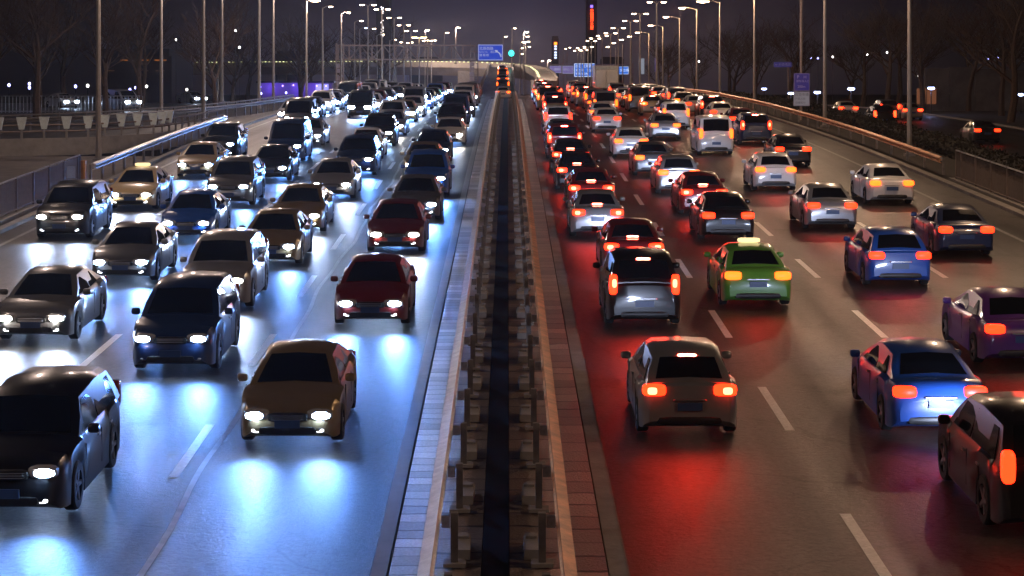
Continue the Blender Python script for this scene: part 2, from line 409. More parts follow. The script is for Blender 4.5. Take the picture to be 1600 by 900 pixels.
# ------------------------------------------------------------------ merging slip road on the oncoming side
near_e = [(-70, 94), (-46, 99), (-34, 101.5), (-27, 103), (-22, 105), (-19, 109), (-17.9, 116), (-17.3, 124)]
far_e = [(-90, 106), (-60, 110), (-40, 113.5), (-31, 117), (-25.5, 123), (-21.5, 133), (-19, 146), (-17.3, 165)]
def zr(p): return g(p[1]) + .05*min(max((-17.5-p[0])/10, 0), 1)+.05
vs = []
for a, c in zip(near_e, far_e): vs += [(*a, zr(a)), (*c, zr(c))]
b = MB().add(vs, [(2*i, 2*i+1, 2*i+3, 2*i+2) for i in range(7)]); tag(b.build('slip_road', road_material('slip_asphalt', (.075, .066, .060), .55)), kind='structure')
t = thing('parapet_wall', 'long concrete parapet with white-capped posts edging the slip road', 'parapet')
def resample(pts, step):
    out = []; acc = 0
    for (x0, y0), (x1, y1) in zip(pts[:-1], pts[1:]):
        d = math.hypot(x1-x0, y1-y0); s_ = acc
        while s_ < d: out.append((x0+(x1-x0)*s_/d, y0+(y1-y0)*s_/d)); s_ += step
        acc = s_-d
    return out
sm = resample(near_e, 1.2)
MB().sweep([(-.18, .55), (.10, .55), (.14, -.35), (-.22, -.35)], [(x, y, zr((x, y))+.05) for x, y in sm]).build('concrete_wall', M_conc, t)
MB().sweep([(-.3, -.36), (.25, -.36), (.25, -.75), (-.3, -.75)], [(x, y, zr((x, y))+.05) for x, y in sm]).build('deck_gap_shade', M_black, t)  # black strip stands in for the shaded gap beneath the slab
for h in (.95, 1.28): MB().tube([(x, y, zr((x, y))+h) for x, y in sm], .05, 6).build('hand_rail', M_fence, t)
pb = MB(); pb.box((0, 0, .85), (.10, .14, .75)); pme = pb.mesh('post', M_conc)
cb = MB(); cb.add([(-.26, -.1, 1.86), (.26, -.1, 1.86), (.26, .1, 1.86), (-.26, .1, 1.86), (-.13, -.07, 1.22), (.13, -.07, 1.22), (.13, .07, 1.22), (-.13, .07, 1.22)], [(0, 1, 2, 3), (4, 5, 6, 7), (0, 1, 5, 4), (1, 2, 6, 5), (2, 3, 7, 6), (3, 0, 4, 7)]); cme = cb.mesh('post_cap', M_cap)
for x, y in resample(near_e[:-1], 1.15):
    o = bpy.data.objects.new('post', pme); C.objects.link(o); o.parent = t; o.location = (x, y-.05, zr((x, y)))
    if x < -18.6:
        o2 = bpy.data.objects.new('post_cap', cme); C.objects.link(o2); o2.parent = o; o2.location = (0, 0, -.15)
fr = resample(far_e, 2)
t = thing('guardrail', 'curving guardrail on the far side of the slip road', 'guardrail')
M_dull = mat('dull_rail', (.24, .22, .22), .6, .2, noise=.3)
MB().sweep([(dx, dz) for dx, dz in WB], [(x, y, zr((x, y))+.75) for x, y in fr]).build('rail_beam', M_dull, t, True)
MB().tube([(x, y, zr((x, y))+1.05) for x, y in fr], .05, 6).build('top_rail', M_dull, t)
pq = MB().box((0, 0, .5), (.1, .12, 1.1)).mesh('post', M_post)
for x, y in fr:
    o = bpy.data.objects.new('post', pq); C.objects.link(o); o.parent = t; o.location = (x, y, zr((x, y)))

# side streets beyond the verges
def side_street(name, x0, x1, y0, y1, dz):
    b = MB(); vs = []; yl = ys(y0, y1, 10)
    for y in yl: vs += [(x0, y, g(y)+dz), (x1, y, g(y)+dz)]
    b.add(vs, [(2*i, 2*i+1, 2*i+3, 2*i+2) for i in range(len(yl)-1)]); tag(b.build(name, asphalt_side), kind='structure')
side_street('side_road', 25.5, 38, 20, 330, -1.1)
side_street('side_road', -62, -28, 150, 330, -.8)
strip('side_road_kerb', 25.1, 25.5, ys(20, 330, 8), M_conc, -.98, .2)
strip('side_road_kerb', 38, 38.3, ys(20, 330, 8), M_conc, -.98, .2)

# ------------------------------------------------------------------ street lamps
def point(name, loc, col, p, rad=.25, parent=None):
    l = bpy.data.lights.new(name, 'POINT'); l.color = col; l.energy = p*LAMP; l.shadow_soft_size = rad
    o = bpy.data.objects.new(name, l); C.objects.link(o); o.location = loc
    if parent: o.parent = parent
    return o
def spot(name, loc, d, col, p, ang, rad=.2, parent=None, blend=1):
    l = bpy.data.lights.new(name, 'SPOT'); l.color = col; l.energy = p; l.shadow_soft_size = rad; l.spot_size = R(ang); l.spot_blend = blend
    o = bpy.data.objects.new(name, l); C.objects.link(o); o.location = loc; o.rotation_euler = Vector(d).to_track_quat('-Z', 'Y').to_euler()
    if parent: o.parent = parent
    return o
def street_lamp(base, top, side, label, group, double=False, m=LAMPW, light=0, col=(1, .70, .48), r0=.13, arm=1.3, hs=1.0):
    """side: x direction the arm reaches"""
    t = thing('street_lamp', label, 'street lamp', base, 0, group)
    H = top[2]-base[2]
    MB().tube([(0, 0, 0), (0, 0, .9), (0, 0, H)], [r0*1.3, r0, r0*.55], 8).build('pole', M_pole, t, True)
    MB().box((0, 0, .12), (.5, .5, .24)).build('base', M_conc, t)
    for s_ in ((side, -side) if double else (side,)):
        MB().tube([(0, 0, H-.1), (s_*arm*.5, 0, H+.12), (s_*arm, 0, H+.18)], .045, 6).build('arm', M_pole, t, True)
        hd = MB().sup((s_*(arm+.3), 0, H+.18), (.42*hs, .20*hs, .09*hs), .6, 10, 6).build('lamp_head', M_pole, t, True)
        MB().sup((s_*(arm+.3), 0, H+.10), (.36*hs, .17*hs, .10*hs), .7, 10, 6).build('lamp_glass', m, hd, True)
        if light: point('lamp_or_fill_light', (s_*(arm+.3), 0, H-.15), col, light, .25, t)
    return t
# poles of the outgoing side: (x px, base y px or None, top y px, distance)
WARM = (1.0, .64, .40); NEU = (1.0, .74, .62)
i = 0
def add_lamp(px, pyt, Y, side, grp, lab, H=10.5, **k):
    p = wp(px, pyt, Y)
    zb = g(Y)-.3 if Y < 175 else p.z-H
    top = (p.x, Y, max(p.z, zb+9.5))
    return street_lamp((p.x, Y, min(zb, g(Y))), top, side, lab, grp, **k)
RG = 'street lamps along the outgoing side'; LG = 'street lamps along the oncoming side'
for n, (X, Y) in enumerate([(20.1, 20), (20.1, 46), (20.1, 72), (19.9, 99.5), (19.9, 126)]):
    if n in (0, 1, 2): lab = 'tall street lamp beside the outgoing lanes, before the end of the fence'
    elif n == 3: lab = 'tall grey street lamp pole rising behind the end of the brown fence'
    else: lab = 'tall slim street lamp pole between the blue sign post and the fence pole'
    street_lamp((X, Y, g(Y)), (X, Y, g(Y)+11.5), -1, lab, RG, light=4200, col=WARM, arm=1.8)
for n, (px, pyt, Y) in enumerate([(1179, -18, 160), (1125, 3, 189), (1089, 14, 212), (1062, 28, 234), (1036, 41, 261), (1014, 52, 283), (1000, 58, 305), (986, 63, 330), (973, 68, 360), (962, 74, 395)]):
    add_lamp(px, pyt, Y, -1, RG, 'grey street lamp beyond the outgoing guardrail, %s along the receding row' % ORD[n], light=3600 if n < 3 else (2200 if n < 6 else 0), col=WARM, m=LAMPS if n == 1 else LAMPW, hs=1.7 if n == 1 else .9)
for n, (px, pyt) in enumerate([(1026, 5), (1000, 23), (985, 34), (966, 45), (954, 53), (941, 57), (930, 61), (924, 65), (919, 74), (912, 79), (903, 80), (908, 76), (880, 77), (886, 75)]):
    Y = 15*F/(px-CX); add_lamp(px, pyt, Y, 1, 'double-armed lamps at the bend', 'far double-armed street lamp, %s of the row climbing toward the tower sign' % ORD[13-n], double=(n < 12), arm=.4, hs=.7)
for n, (X, Y) in enumerate([(-20.3, 20), (-20.3, 46), (-20.3, 72)]):
    street_lamp((X, Y, g(Y)), (X, Y, g(Y)+11.5), 1, 'tall street lamp beside the oncoming lanes, before the slip road', LG, light=3600, col=NEU, arm=1.8)
for n, (px, Y, H) in enumerate([(154, 98.5, 12), (252, 148, 11), (318, 132, 12), (347, 188, 11), (405, 162, 12), (427, 200, 11)]):
    X = (px-CX)*Y/F
    street_lamp((X, Y, g(Y)-.2), (X, Y, g(Y)+H), 1, 'tall lamp pole by the slip road, %s counting from the capped parapet' % ORD[n], LG, light=3400 if n != 3 else 1800, col=NEU, arm=1.6, r0=.14)
for n, (px, pyt, Y) in enumerate([(479, 2, 205), (504, 12, 222), (533, 21, 241), (554, 34, 263), (562, 45, 275), (575, 46, 290), (589, 55, 308), (609, 63, 341), (619, 67, 365), (630, 68, 385), (637, 67, 420)]):
    add_lamp(px, pyt, Y, 1, LG, 'street lamp beyond the oncoming lanes, %s from the warm glaring one' % ORD[n], m=LAMPS if n == 0 else (LAMPB if n == 4 else LAMPW), hs=1.5 if n == 0 else .65, light=2600 if n in (0, 2) else 0, col=NEU, arm=.6)
for n, (px, pyt) in enumerate([(597, 16), (616, 29), (631, 40.5), (642, 49.5), (655, 59), (668, 64.5), (674, 64), (575, 9)]):
    Y = -15*F/(px-CX)*1.0
    if n == 7: Y = 235
    add_lamp(px, pyt, Y, 1, 'double-armed lamps beyond the gantry', ('double-armed street lamp above the gantry, %s of the descending row' % ORD[n]) if n < 7 else 'single street lamp between the warm glaring lamp and the lit tower', double=True, arm=.4, hs=1.6 if n == 4 else .75, m=LAMPS if n == 4 else LAMPW)
for n, (px, pyt, pyb, Y) in enumerate([(712, 44, 100, 390), (694, 52, 90, 380), (800, 45, 105, 420), (786, 58, 100, 430), (818, 51, 130, 362), (819, 58, 140, 350), (813, 67, 140, 350), (821, 66, 150, 400), (812, 76, 150, 420), (823, 74, 150, 450), (812, 85, 150, 460), (844, 96, 150, 500), (855, 95, 150, 520), (664, 48, 100, 405)]):  # last entry is an extra lamp, added to brighten the overpass face
    p = wp(px, pyt, Y); bz = wp(px, pyb, Y).z if n < 4 else g(Y)
    street_lamp((p.x, Y, bz), (p.x, Y, p.z), 1, 'far street lamp around the curved overpass, %s of the scattered ones, the last added' % ORD[n], 'scattered lamps behind the overpass', arm=.3, hs=.8, r0=.09, light=(14000 if n in (0, 4, 13) else 3000) if n in (0, 4, 7, 12, 13) else 0, col=NEU)

# ------------------------------------------------------------------ vehicles
def lerp(tab, x):
    if x <= tab[0][0]: return tab[0][1]
    for (a, u), (b_, v) in zip(tab[:-1], tab[1:]):
        if x <= b_: return u+(v-u)*(x-a)/(b_-a)
    return tab[-1][1]
SPEC = {
 'sedan': dict(L=4.66, top=[(-2.33, .70), (-2.28, .93), (-2.1, 1.01), (-1.6, 1.03), (0, .97), (1.0, .97), (1.6, .88), (2.05, .76), (2.25, .62), (2.33, .45)], belt=.93, gh=(1.15, .30, -1.0, -1.80), zr=(1.40, 1.455, 1.385), zrear=1.03, wb=.80, wt=.56, wh=(1.38, -1.36), r=.325),
 'hatch': dict(L=4.30, top=[(-2.15, .70), (-2.12, .95), (-2.0, 1.03), (-1.5, 1.02), (0, .97), (1.0, .98), (1.5, .90), (1.9, .78), (2.1, .62), (2.15, .45)], belt=.94, gh=(1.10, .30, -1.50, -2.02), zr=(1.44, 1.50, 1.44), zrear=1.03, wb=.79, wt=.58, wh=(1.30, -1.30), r=.32),
 'suv': dict(L=4.72, top=[(-2.36, .75), (-2.33, 1.02), (-2.2, 1.12), (-1.5, 1.12), (0, 1.08), (1.05, 1.09), (1.6, 1.02), (2.1, .92), (2.3, .74), (2.36, .5)], belt=1.04, gh=(1.10, .45, -1.75, -2.24), zr=(1.62, 1.70, 1.63), zrear=1.12, wb=.83, wt=.64, wh=(1.38, -1.36), r=.37),
 'van': dict(L=4.95, top=[(-2.47, .75), (-2.45, 1.05), (-2.35, 1.12), (-1.5, 1.12), (0, 1.10), (1.4, 1.12), (1.9, 1.02), (2.25, .90), (2.42, .72), (2.47, .5)], belt=1.04, gh=(1.75, .85, -2.15, -2.40), zr=(1.86, 1.96, 1.90), zrear=1.12, wb=.85, wt=.72, wh=(1.55, -1.50), r=.35),
}
def car_meshes(kind):
    s = SPEC[kind]; Lh = s['L']/2; out = {}
    w0 = .90 if kind != 'van' else .93
    plan = [(-Lh, w0*.80), (-Lh+.10, w0*.90), (-Lh+.35, w0*.975), (-1.4, w0), (1.3, w0), (Lh-.5, w0*.965), (Lh-.22, w0*.88), (Lh-.06, w0*.74), (Lh, w0*.62)]
    r = s['r']; ra = r+.06
    def arch(y):
        for c in s['wh']:
            d = abs(y-c)
            if d < ra: return r+math.sqrt(max(ra*ra-d*d, 0))*1.0
        return None
    st = {-Lh, -Lh+.04, -Lh+.10, -Lh+.22, -Lh+.40, Lh-.40, Lh-.22, Lh-.12, Lh-.05, Lh, -.5, 0, .5}
    for c in s['wh']:
        for d in (-1.001, -.96, -.82, -.6, -.3, 0, .3, .6, .82, .96, 1.001): st.add(c+ra*d)
    st = sorted(st); vs = []; fs = []; np_ = 8
    for y in st:
        wy = lerp(plan, y); t = lerp(s['top'], y)
        endt = min(1, (Lh-abs(y))/.25)
        zb = .185+.16*(1-endt)
        a = arch(y); zo = max(zb, a) if a else zb
        row = [(0, zb+.02), (wy*.72, zb+.02 if not a else max(zb, .3)), (wy*.985, zo), (wy, zo+(t-zo)*.40), (wy*.985, zo+(t-zo)*.80), (wy*.90, t-.025), (wy*.5, t+.012), (0, t+.02)]
        for x, z in row: vs.append((x, y, z))
        for x, z in row[1:-1]: vs.append((-x, y, z))
    n = np_+np_-2
    ring = list(range(np_)) + list(range(n-1, np_-1, -1))
    for i in range(len(st)-1):
        for k in range(n):
            a, b_ = ring[k], ring[(k+1) % n]; fs.append((i*n+a, i*n+b_, (i+1)*n+b_, (i+1)*n+a))
    fs.append(tuple(ring)); fs.append(tuple((len(st)-1)*n+k for k in ring)[::-1])
    body = MB().add(vs, fs)
    y0, y1, y2, y3 = s['gh']; wb, wt, belt = s['wb'], s['wt'], s['belt']; zf, zm, zk = s['zr']
    zfb = lerp(s['top'], y0)-.02
    ym = (y1+y2)/2
    G = [(y0, zfb, wb-.05, zfb+.015), (y0+(y1-y0)*.5, belt, (wb+wt)/2, zfb+(zf-zfb)*.56), (y1, belt, wt, zf), (ym, belt, wt+.02, zm), (y2, belt, wt-.01, zk), (y2+(y3-y2)*.5, belt, (wb+wt)/2-.03, s['zrear']+(zk-s['zrear'])*.55), (y3, s['zrear']-.03, wb-.10, s['zrear'])]
    def sec(y, zb, wtp, zt):
        return [(wb, zb-.03), (wtp+.05, zt-.075 if zt-zb > .12 else zb), (wtp-.07, zt-.012), (0, zt+.015)]
    vs = []
    for q in G:
        rr = sec(*q)
        for x, z in rr: vs.append((x, q[0], z))
        for x, z in rr[:-1][::-1]: vs.append((-x, q[0], z))
    fs = [(i*7+k, i*7+k+1, (i+1)*7+k+1, (i+1)*7+k) for i in range(6) for k in range(6)]
    fs += [tuple(range(7)), tuple(range(42, 49))[::-1]]
    body.add(vs, fs)
    nb = len(body.f)
    for yy in (y0-.25, -.33, -1.10 if kind != 'van' else -1.2):
        for sd in (1, -1): body.box((sd*w0*.992, yy, .62), (.014, .012, .55))
    out['body'] = body.mesh('body', M_black, True); out['body'].materials.append(M_black)
    for p_ in out['body'].polygons:
        if p_.index >= nb: p_.material_index = 1
    # glass
    def sheet(pts, nrm):   # pts: rows of points
        b = MB(); nn = Vector(nrm).normalized()
        rows = len(pts); cs = len(pts[0])
        vs = [Vector(p)+nn*.010 for rw in pts for p in rw]
        vs += [v-nn*.012 for v in vs]
        k = rows*cs
        fs = [(i*cs+j, i*cs+j+1, (i+1)*cs+j+1, (i+1)*cs+j) for i in range(rows-1) for j in range(cs-1)]
        rim = [j for j in range(cs)]+[i*cs+cs-1 for i in range(1, rows)]+[(rows-1)*cs+j for j in range(cs-2, -1, -1)]+[i*cs for i in range(rows-2, 0, -1)]
        fs += [(rim[a], rim[(a+1) % len(rim)], rim[(a+1) % len(rim)]+k, rim[a]+k) for a in range(len(rim))]
        return b.add(vs, fs)
    def ghz(x, y):
        for qa, qb in zip(G[:-1], G[1:]):
            if qb[0] <= y <= qa[0]+1e-6:
                u = (y-qa[0])/(qb[0]-qa[0]); ra_, rb_ = sec(*qa), sec(*qb)
                rr = [(p[0]+(q_[0]-p[0])*u, p[1]+(q_[1]-p[1])*u) for p, q_ in zip(ra_, rb_)]
                return lerp(sorted(rr), abs(x))
    def across(ya, yb, wa, wb_):
        rows = []
        for k in range(9):
            t = k/8; y = ya+(yb-ya)*t; ww = wa+(wb_-wa)*t
            rows.append([(ww*u, y, ghz(ww*u, y)) for u in (-1, -.75, -.5, -.25, 0, .25, .5, .75, 1)])
        return rows
    n1 = (0, zf-zfb, y0-y1)
    out['windscreen'] = sheet(across(y0-.07*(y0-y1), y1+.10*(y0-y1), wb-.13, wt-.07), n1).mesh('windscreen', M_glass)
    zk0 = s['zrear']; n2 = (0, -(zk-zk0), y2-y3)
    out['rear_window'] = sheet(across(y3+.13*(y2-y3), y2-.12*(y2-y3), wb-.20, wt-.09), n2).mesh('rear_window', M_glass)
    zt = min(zf, zk)-.10
    def sx_(z): return wb+(wt+.05-wb)*(z-belt)/(zt+.02-belt)
    for nm, (ya, yb, yc, yd) in {'a': (y0-.28, y1-.05, -.28, -.28), 'b': (-.38, -.38, y2+.12, y3+.42 if kind != 'sedan' else y3+.55)}.items():
        # polygon: bottom ya..yd, top yb..yc
        for sd in (1, -1):
            zb1, zt1 = belt+.03, zt-.02
            pts = [(ya, zb1), (yb, zt1), (yc, zt1), (yd, zb1)]
            b = MB(); v1 = [(sd*(sx_(z)+.012), y, z) for y, z in pts]; v2 = [(sd*(sx_(z)-.004), y, z) for y, z in pts]
            b.add(v1+v2, [(0, 1, 2, 3)]+[(i, (i+1) % 4, (i+1) % 4+4, i+4) for i in range(4)])
            out['side_'+nm+('p' if sd > 0 else 'n')] = b.mesh('side_window', M_glass)
    # wheel
    b = MB(); rw = .205
    prof = [(-rw/2, r*.62), (-rw/2, r*.93), (-rw/2+.03, r), (rw/2-.03, r), (rw/2, r*.93), (rw/2, r*.62)]
    vs = []; m_ = 20
    for x, q in prof:
        for k in range(m_): a = 2*math.pi*k/m_; vs.append((x, q*math.cos(a), q*math.sin(a)))
    b.add(vs, [(i*m_+k, i*m_+(k+1) % m_, (i+1)*m_+(k+1) % m_, (i+1)*m_+k) for i in range(5) for k in range(m_)])
    out['tyre'] = b.mesh('tyre', M_rubber, True)
    b = MB(); vs = []
    b.tube([(-.085, 0, 0), (.085, 0, 0)], r*.22, 10)
    for k in range(5):
        a = 2*math.pi*k/5; b.box((.075, math.cos(a)*r*.36, math.sin(a)*r*.36), (.03, r*.62, r*.17), 0, a)
    b.tube([(-.09, 0, 0), (.04, 0, 0)], r*.62, 20)
    out['rim'] = b.mesh('rim', M_rim)
    yr = -Lh; zt_ = lerp(s['top'], yr+.06)
    hz = lerp(s['top'], Lh-.2)-.09
    wl = lerp(plan, Lh-.12); wr = lerp(plan, yr+.05)
    for sd in (1, -1):
        n_ = 'p' if sd > 0 else 'n'
        out['head_'+n_] = MB().sup((sd*(wl-.17), Lh-.14, hz), (.235, .14, .10), .7, 14, 8).mesh('headlight', HEAD, True)
        out['bulb_'+n_] = MB().sup((sd*(wl-.15), Lh-.09, hz), (.185, .115, .078), .85, 12, 8).mesh('bulb', HEAD, True)
        out['fog_'+n_] = MB().sup((sd*(wl-.16), Lh-.08, .36), (.085, .08, .045), .9, 10, 6).mesh('fog_lamp', M_head_off, True)
        if kind in ('suv', 'van'):
            out['tail_'+n_] = MB().sup((sd*(wr-.03), yr+.10, zt_+.02), (.10, .12, .24), .5, 10, 8).mesh('taillight', TAIL, True)
            out['core_'+n_] = MB().sup((sd*(wr-.05), yr-.01, zt_+.06), (.055, .04, .10), .6, 10, 6).mesh('brake_bulb', BRAKE, True)
        else:
            out['tail_'+n_] = MB().sup((sd*(wr-.14), yr+.08, zt_-.07), (.215, .13, .10), .5, 12, 8).mesh('taillight', TAIL, True)
            out['core_'+n_] = MB().sup((sd*(wr-.10), yr-.035, zt_-.07), (.09, .035, .065), .6, 10, 6).mesh('brake_bulb', BRAKE, True)
    out['grille'] = MB().sup((0, Lh-.05, hz-.03), (.36, .07, .075), .45, 12, 6).mesh('grille', M_black, True)
    out['intake'] = MB().sup((0, Lh-.035, .36), (.52, .07, .075), .4, 12, 6).mesh('air_intake', M_black, True)
    out['bumper'] = MB().sup((0, yr+.04, .36), (.60, .06, .075), .4, 12, 6).mesh('rear_bumper', M_black, True)
    out['plate_f'] = MB().box((0, Lh+.035, .48), (.44, .02, .14)).mesh('number_plate', M_plate)
    out['plate_r'] = MB().box((0, yr-.045, .62 if kind != 'sedan' else .66), (.44, .02, .14)).mesh('number_plate', M_plate)
    out['third'] = MB().sup((0, y2-.04*(y2-y3)-.03 if kind != 'sedan' else y3+.10, zk-.02 if kind != 'sedan' else zk0+.055), (.17, .03, .028), .4, 10, 6).mesh('high_brake_light', BRAKE3, True)
    out['chrome'] = MB().sup((0, yr-.03, (.62 if kind != 'sedan' else .66)+.115), (.30, .02, .016), .4, 10, 6).mesh('chrome_strip', M_rim, True)
    out['bars'] = MB()
    for q_ in (-.035, 0, .035): out['bars'].sup((0, Lh+.012, hz-.03+q_), (.30, .02, .008), .4, 8, 4)
    out['bars'] = out['bars'].mesh('grille_bars', M_rim)
    out['mirror'] = MB().sup((0, 0, 0), (.10, .06, .075), .6, 10, 6).mesh('wing_mirror', M_black, True)
    # door seams and handles
    out['handle'] = MB().sup((0, 0, 0), (.02, .09, .018), .5, 8, 4).mesh('door_handle', M_rim)
    return out, Lh
CM = {k: car_meshes(k) for k in SPEC}
def paint(name, col, metal=.0, rough=.28):
    return mat('paint_'+name.replace(' ', '_'), col, rough, metal, coat=.6, noise=.06, nscale=3)
PAINT = {
 'white': paint('white', (.72, .72, .73)), 'silver': paint('silver', (.42, .43, .45), .6), 'grey': paint('grey', (.16, .165, .175), .5),
 'black': paint('black', (.010, .010, .012)), 'dark blue': paint('dark blue', (.012, .03, .10)), 'blue': paint('blue', (.02, .09, .42)),
 'dark red': paint('dark red', (.13, .012, .014)), 'beige': paint('beige', (.48, .36, .20)), 'brown': paint('brown', (.11, .065, .04)),
 'green': paint('green', (.12, .34, .05)), 'purple': paint('purple', (.10, .03, .20)), 'gold': paint('gold', (.36, .27, .15), .5), 'pearl': paint('pearl', (.62, .60, .56))}
BARE = {k: v for k, v in PAINT.items()}
def ob(name, me, parent, loc=(0, 0, 0), m=None):
    o = bpy.data.objects.new(name, me); C.objects.link(o); o.parent = parent; o.location = loc
    if m is not None:
        o.material_slots[0].link = 'OBJECT'; o.material_slots[0].material = m
    return o
CARS = []
beam_n = 0
def place_car(kind, X, Y, colour, oncoming, lane, brake=False, z=None, detail=None, lightm=None, taxi=False, amber=False, extra='', slope=True, rz=0, tail=None, beam=1.0, key='car'):
    """Y is the distance of the end that faces the camera"""
    ms, Lh = CM[kind]; d = detail if detail is not None else (2 if Y < 128 else (1 if Y < 210 else 0))
    yc = Y+Lh; zc = (z if z is not None else g(yc)) + .006
    t = thing('car' if kind in ('sedan', 'hatch') else kind, None, None, (X, yc, zc), 0)
    pit = 0
    if z is None: pit = math.atan((g(yc+1.3)-g(yc-1.3))/2.6)
    t.rotation_euler = (pit if not oncoming else -pit, 0, (math.pi if oncoming else 0)+rz)
    pm = PAINT[colour]
    ob('body', ms['body'], t, m=pm)
    if d or not oncoming: ob('rear_window', ms['rear_window'], t)
    if d or oncoming: ob('windscreen', ms['windscreen'], t)
    if d:
        for k in ('side_ap', 'side_an', 'side_bp', 'side_bn'): ob('side_window', ms[k], t)
    whs = [(sd, y) for y in SPEC[kind]['wh'] for sd in (1, -1)]
    if d == 2:
        for sd, y in whs:
            wv = bpy.data.objects.new('wheel', None); C.objects.link(wv); wv.parent = t; wv.location = (sd*.79, y, SPEC[kind]['r']); wv.rotation_euler = (0, 0, 0 if sd > 0 else math.pi)
            ob('tyre', ms['tyre'], wv); ob('rim', ms['rim'], wv)
    elif d == 1:
        for sd, y in whs: ob('wheel', ms['tyre'], t, (sd*.79, y, SPEC[kind]['r']))
    hm = lightm or (HEAD if Y < 130 else HEAD_FAR)
    for n_ in ('p', 'n'):
        if oncoming:
            if d == 2:
                hl = ob('headlight', ms['head_'+n_], t, m=M_head_off); ob('bulb', ms['bulb_'+n_], hl, m=hm); ob('fog_lamp', ms['fog_'+n_], t, m=em('fog_lamp_lit', (.9, .92, 1), 9) if (int(Y*7) % 3) else M_head_off)
            else: ob('headlight', ms['head_'+n_], t, m=hm)
            if d == 2: ob('taillight', ms['tail_'+n_], t, m=M_red_off)
        else:
            tl = ob('taillight', ms['tail_'+n_], t, m=tail or (TAILO if amber else (TAIL if Y < 150 else TAIL_FAR)))
            if brake: ob('brake_bulb', ms['core_'+n_], tl)
            if d == 2: ob('headlight', ms['head_'+n_], t, m=M_head_off)
    if not oncoming and brake: ob('high_brake_light', ms['third'], t)
    if d == 2:
        ob('chrome_strip', ms['chrome'], t); ob('grille_bars', ms['bars'], ob('grille', ms['grille'], t)); ob('air_intake', ms['intake'], t); ob('rear_bumper', ms['bumper'], t)
        
        if Y < 80:
            for yy in (-.12, -1.07):
                for sd in (1, -1): ob('door_handle', ms['handle'], t, (sd*(.93 if kind == 'van' else .90), yy, .84))
        for sd in (1, -1): ob('wing_mirror', ms['mirror'], t, (sd*(SPEC[kind]['wb']+.17), SPEC[kind]['gh'][0]-.32, SPEC[kind]['belt']+.08), m=pm)
    if d >= 1:
        if oncoming or d == 2: ob('number_plate', ms['plate_f'], t)
        if not oncoming or d == 2: ob('number_plate', ms['plate_r'], t)
    if taxi:
        s_ = MB().sup((0, -.3, SPEC[kind]['zr'][1]+.07), (.30, .10, .06), .4, 10, 6).build('taxi_sign', em('taxi_sign_lit', (1, .75, .35), 1.5), t, True)
    # beams
    hz = SPEC[kind]['top'][-3][1]
    if oncoming and Y < 235 and lane < 6:
        p = (2600 if Y < 95 else (2200 if Y < 150 else 3000))*beam*BEAM
        cl = (.36, .56, 1.0) if hm is HEADW else (.10, .30, 1.0)
        if Y < 90:
            for sd in (.62, -.62): spot('headlamp_beam', (sd, Lh+.06, .62), (0, 1, -.12), cl, p, 105, .12, t)
        else: spot('headlamp_beam', (0, Lh+.06, .62), (0, 1, -.12), cl, p*2, 105, .35, t)
    if not oncoming and Y < 125 and lane < 4:
        spot('headlamp_beam', (0, Lh+.06, .62), (0, 1, -.09), (.60, .70, 1.0), 800*beam, 80, .3, t)
    if not oncoming and Y < 100 and lane < 4:
        spot('tail_lamp_glow', (0, -Lh-.12, .85), (0, -1, -.35), (1, .03, .012), 75 if brake else 30, 100, .45, t)
    CARS.append(dict(o=t, kind=kind, X=X, Y=Y, col=colour, on=oncoming, lane=lane, brake=brake, taxi=taxi, extra=extra, amber=amber))
    return t
# oncoming traffic, read off the photograph: kind, X, distance of the front, colour, lane
ONC = [
 ('sedan', -3.80, 34.7, 'gold', 1, {}), ('suv', -6.98, 41.6, 'dark blue', 2, {}), ('sedan', -3.25, 47.5, 'dark red', 1, {}),
 ('suv', -7.45, 29.8, 'black', 2, {}), ('sedan', -10.75, 45.3, 'grey', 3, dict(lightm=HEADW)), ('suv', -7.35, 50.2, 'silver', 2, dict(lightm=HEADW)),
 ('suv', -14.5, 65, 'black', 4, dict(lightm=HEADW)), ('sedan', -6.95, 58.5, 'gold', 2, {}), ('sedan', -7.0, 66.8, 'gold', 2, dict(lightm=HEADW)),
 ('sedan', -3.45, 61.5, 'dark red', 1, dict(lightm=HEADW)), ('sedan', -10.35, 64.6, 'blue', 3, {}), ('sedan', -13.9, 74, 'beige', 4, dict(taxi=True, lightm=HEADW)),
 ('sedan', -3.25, 70.5, 'grey', 1, {}), ('suv', -3.2, 79, 'blue', 1, dict(beam=2)), ('sedan', -6.85, 78, 'silver', 2, dict(lightm=HEADW)),
 ('suv', -10.5, 75.5, 'grey', 3, {}), ('sedan', -13.6, 87.5, 'beige', 4, {}), ('sedan', -10.2, 85.8, 'black', 3, {}),
 ('suv', -6.7, 88.5, 'dark blue', 2, {}), ('sedan', -3.7, 87.5, 'gold', 1, dict(lightm=HEADW)),
 ('sedan', -10.6, 55, 'grey', 3, {}), ('sedan', -3.6, 96.3, 'dark blue', 1, {}), ('sedan', -3.15, 108, 'white', 1, dict(lightm=HEADW)), ('sedan', -7.0, 98, 'white', 2, {}),
 ('suv', -6.9, 107, 'black', 2, {}), ('van', -10.7, 96.5, 'dark blue', 3, {}), ('sedan', -10.7, 107, 'silver', 3, {}), ('suv', -14.1, 98, 'black', 4, {}),
 ('van', -12.9, 123, 'grey', 4, dict(extra='yellow-topped ')), ('suv', -3.4, 121, 'black', 1, {}), ('van', -10.4, 141, 'black', 3, {}), ('sedan', -6.8, 117, 'silver', 2, dict(lightm=HEADW)), ('van', -3.4, 131, 'dark blue', 1, {}),
]
for k, X, Y, c_, ln, kw in ONC: place_car(k, X, Y, c_, True, ln, **kw)
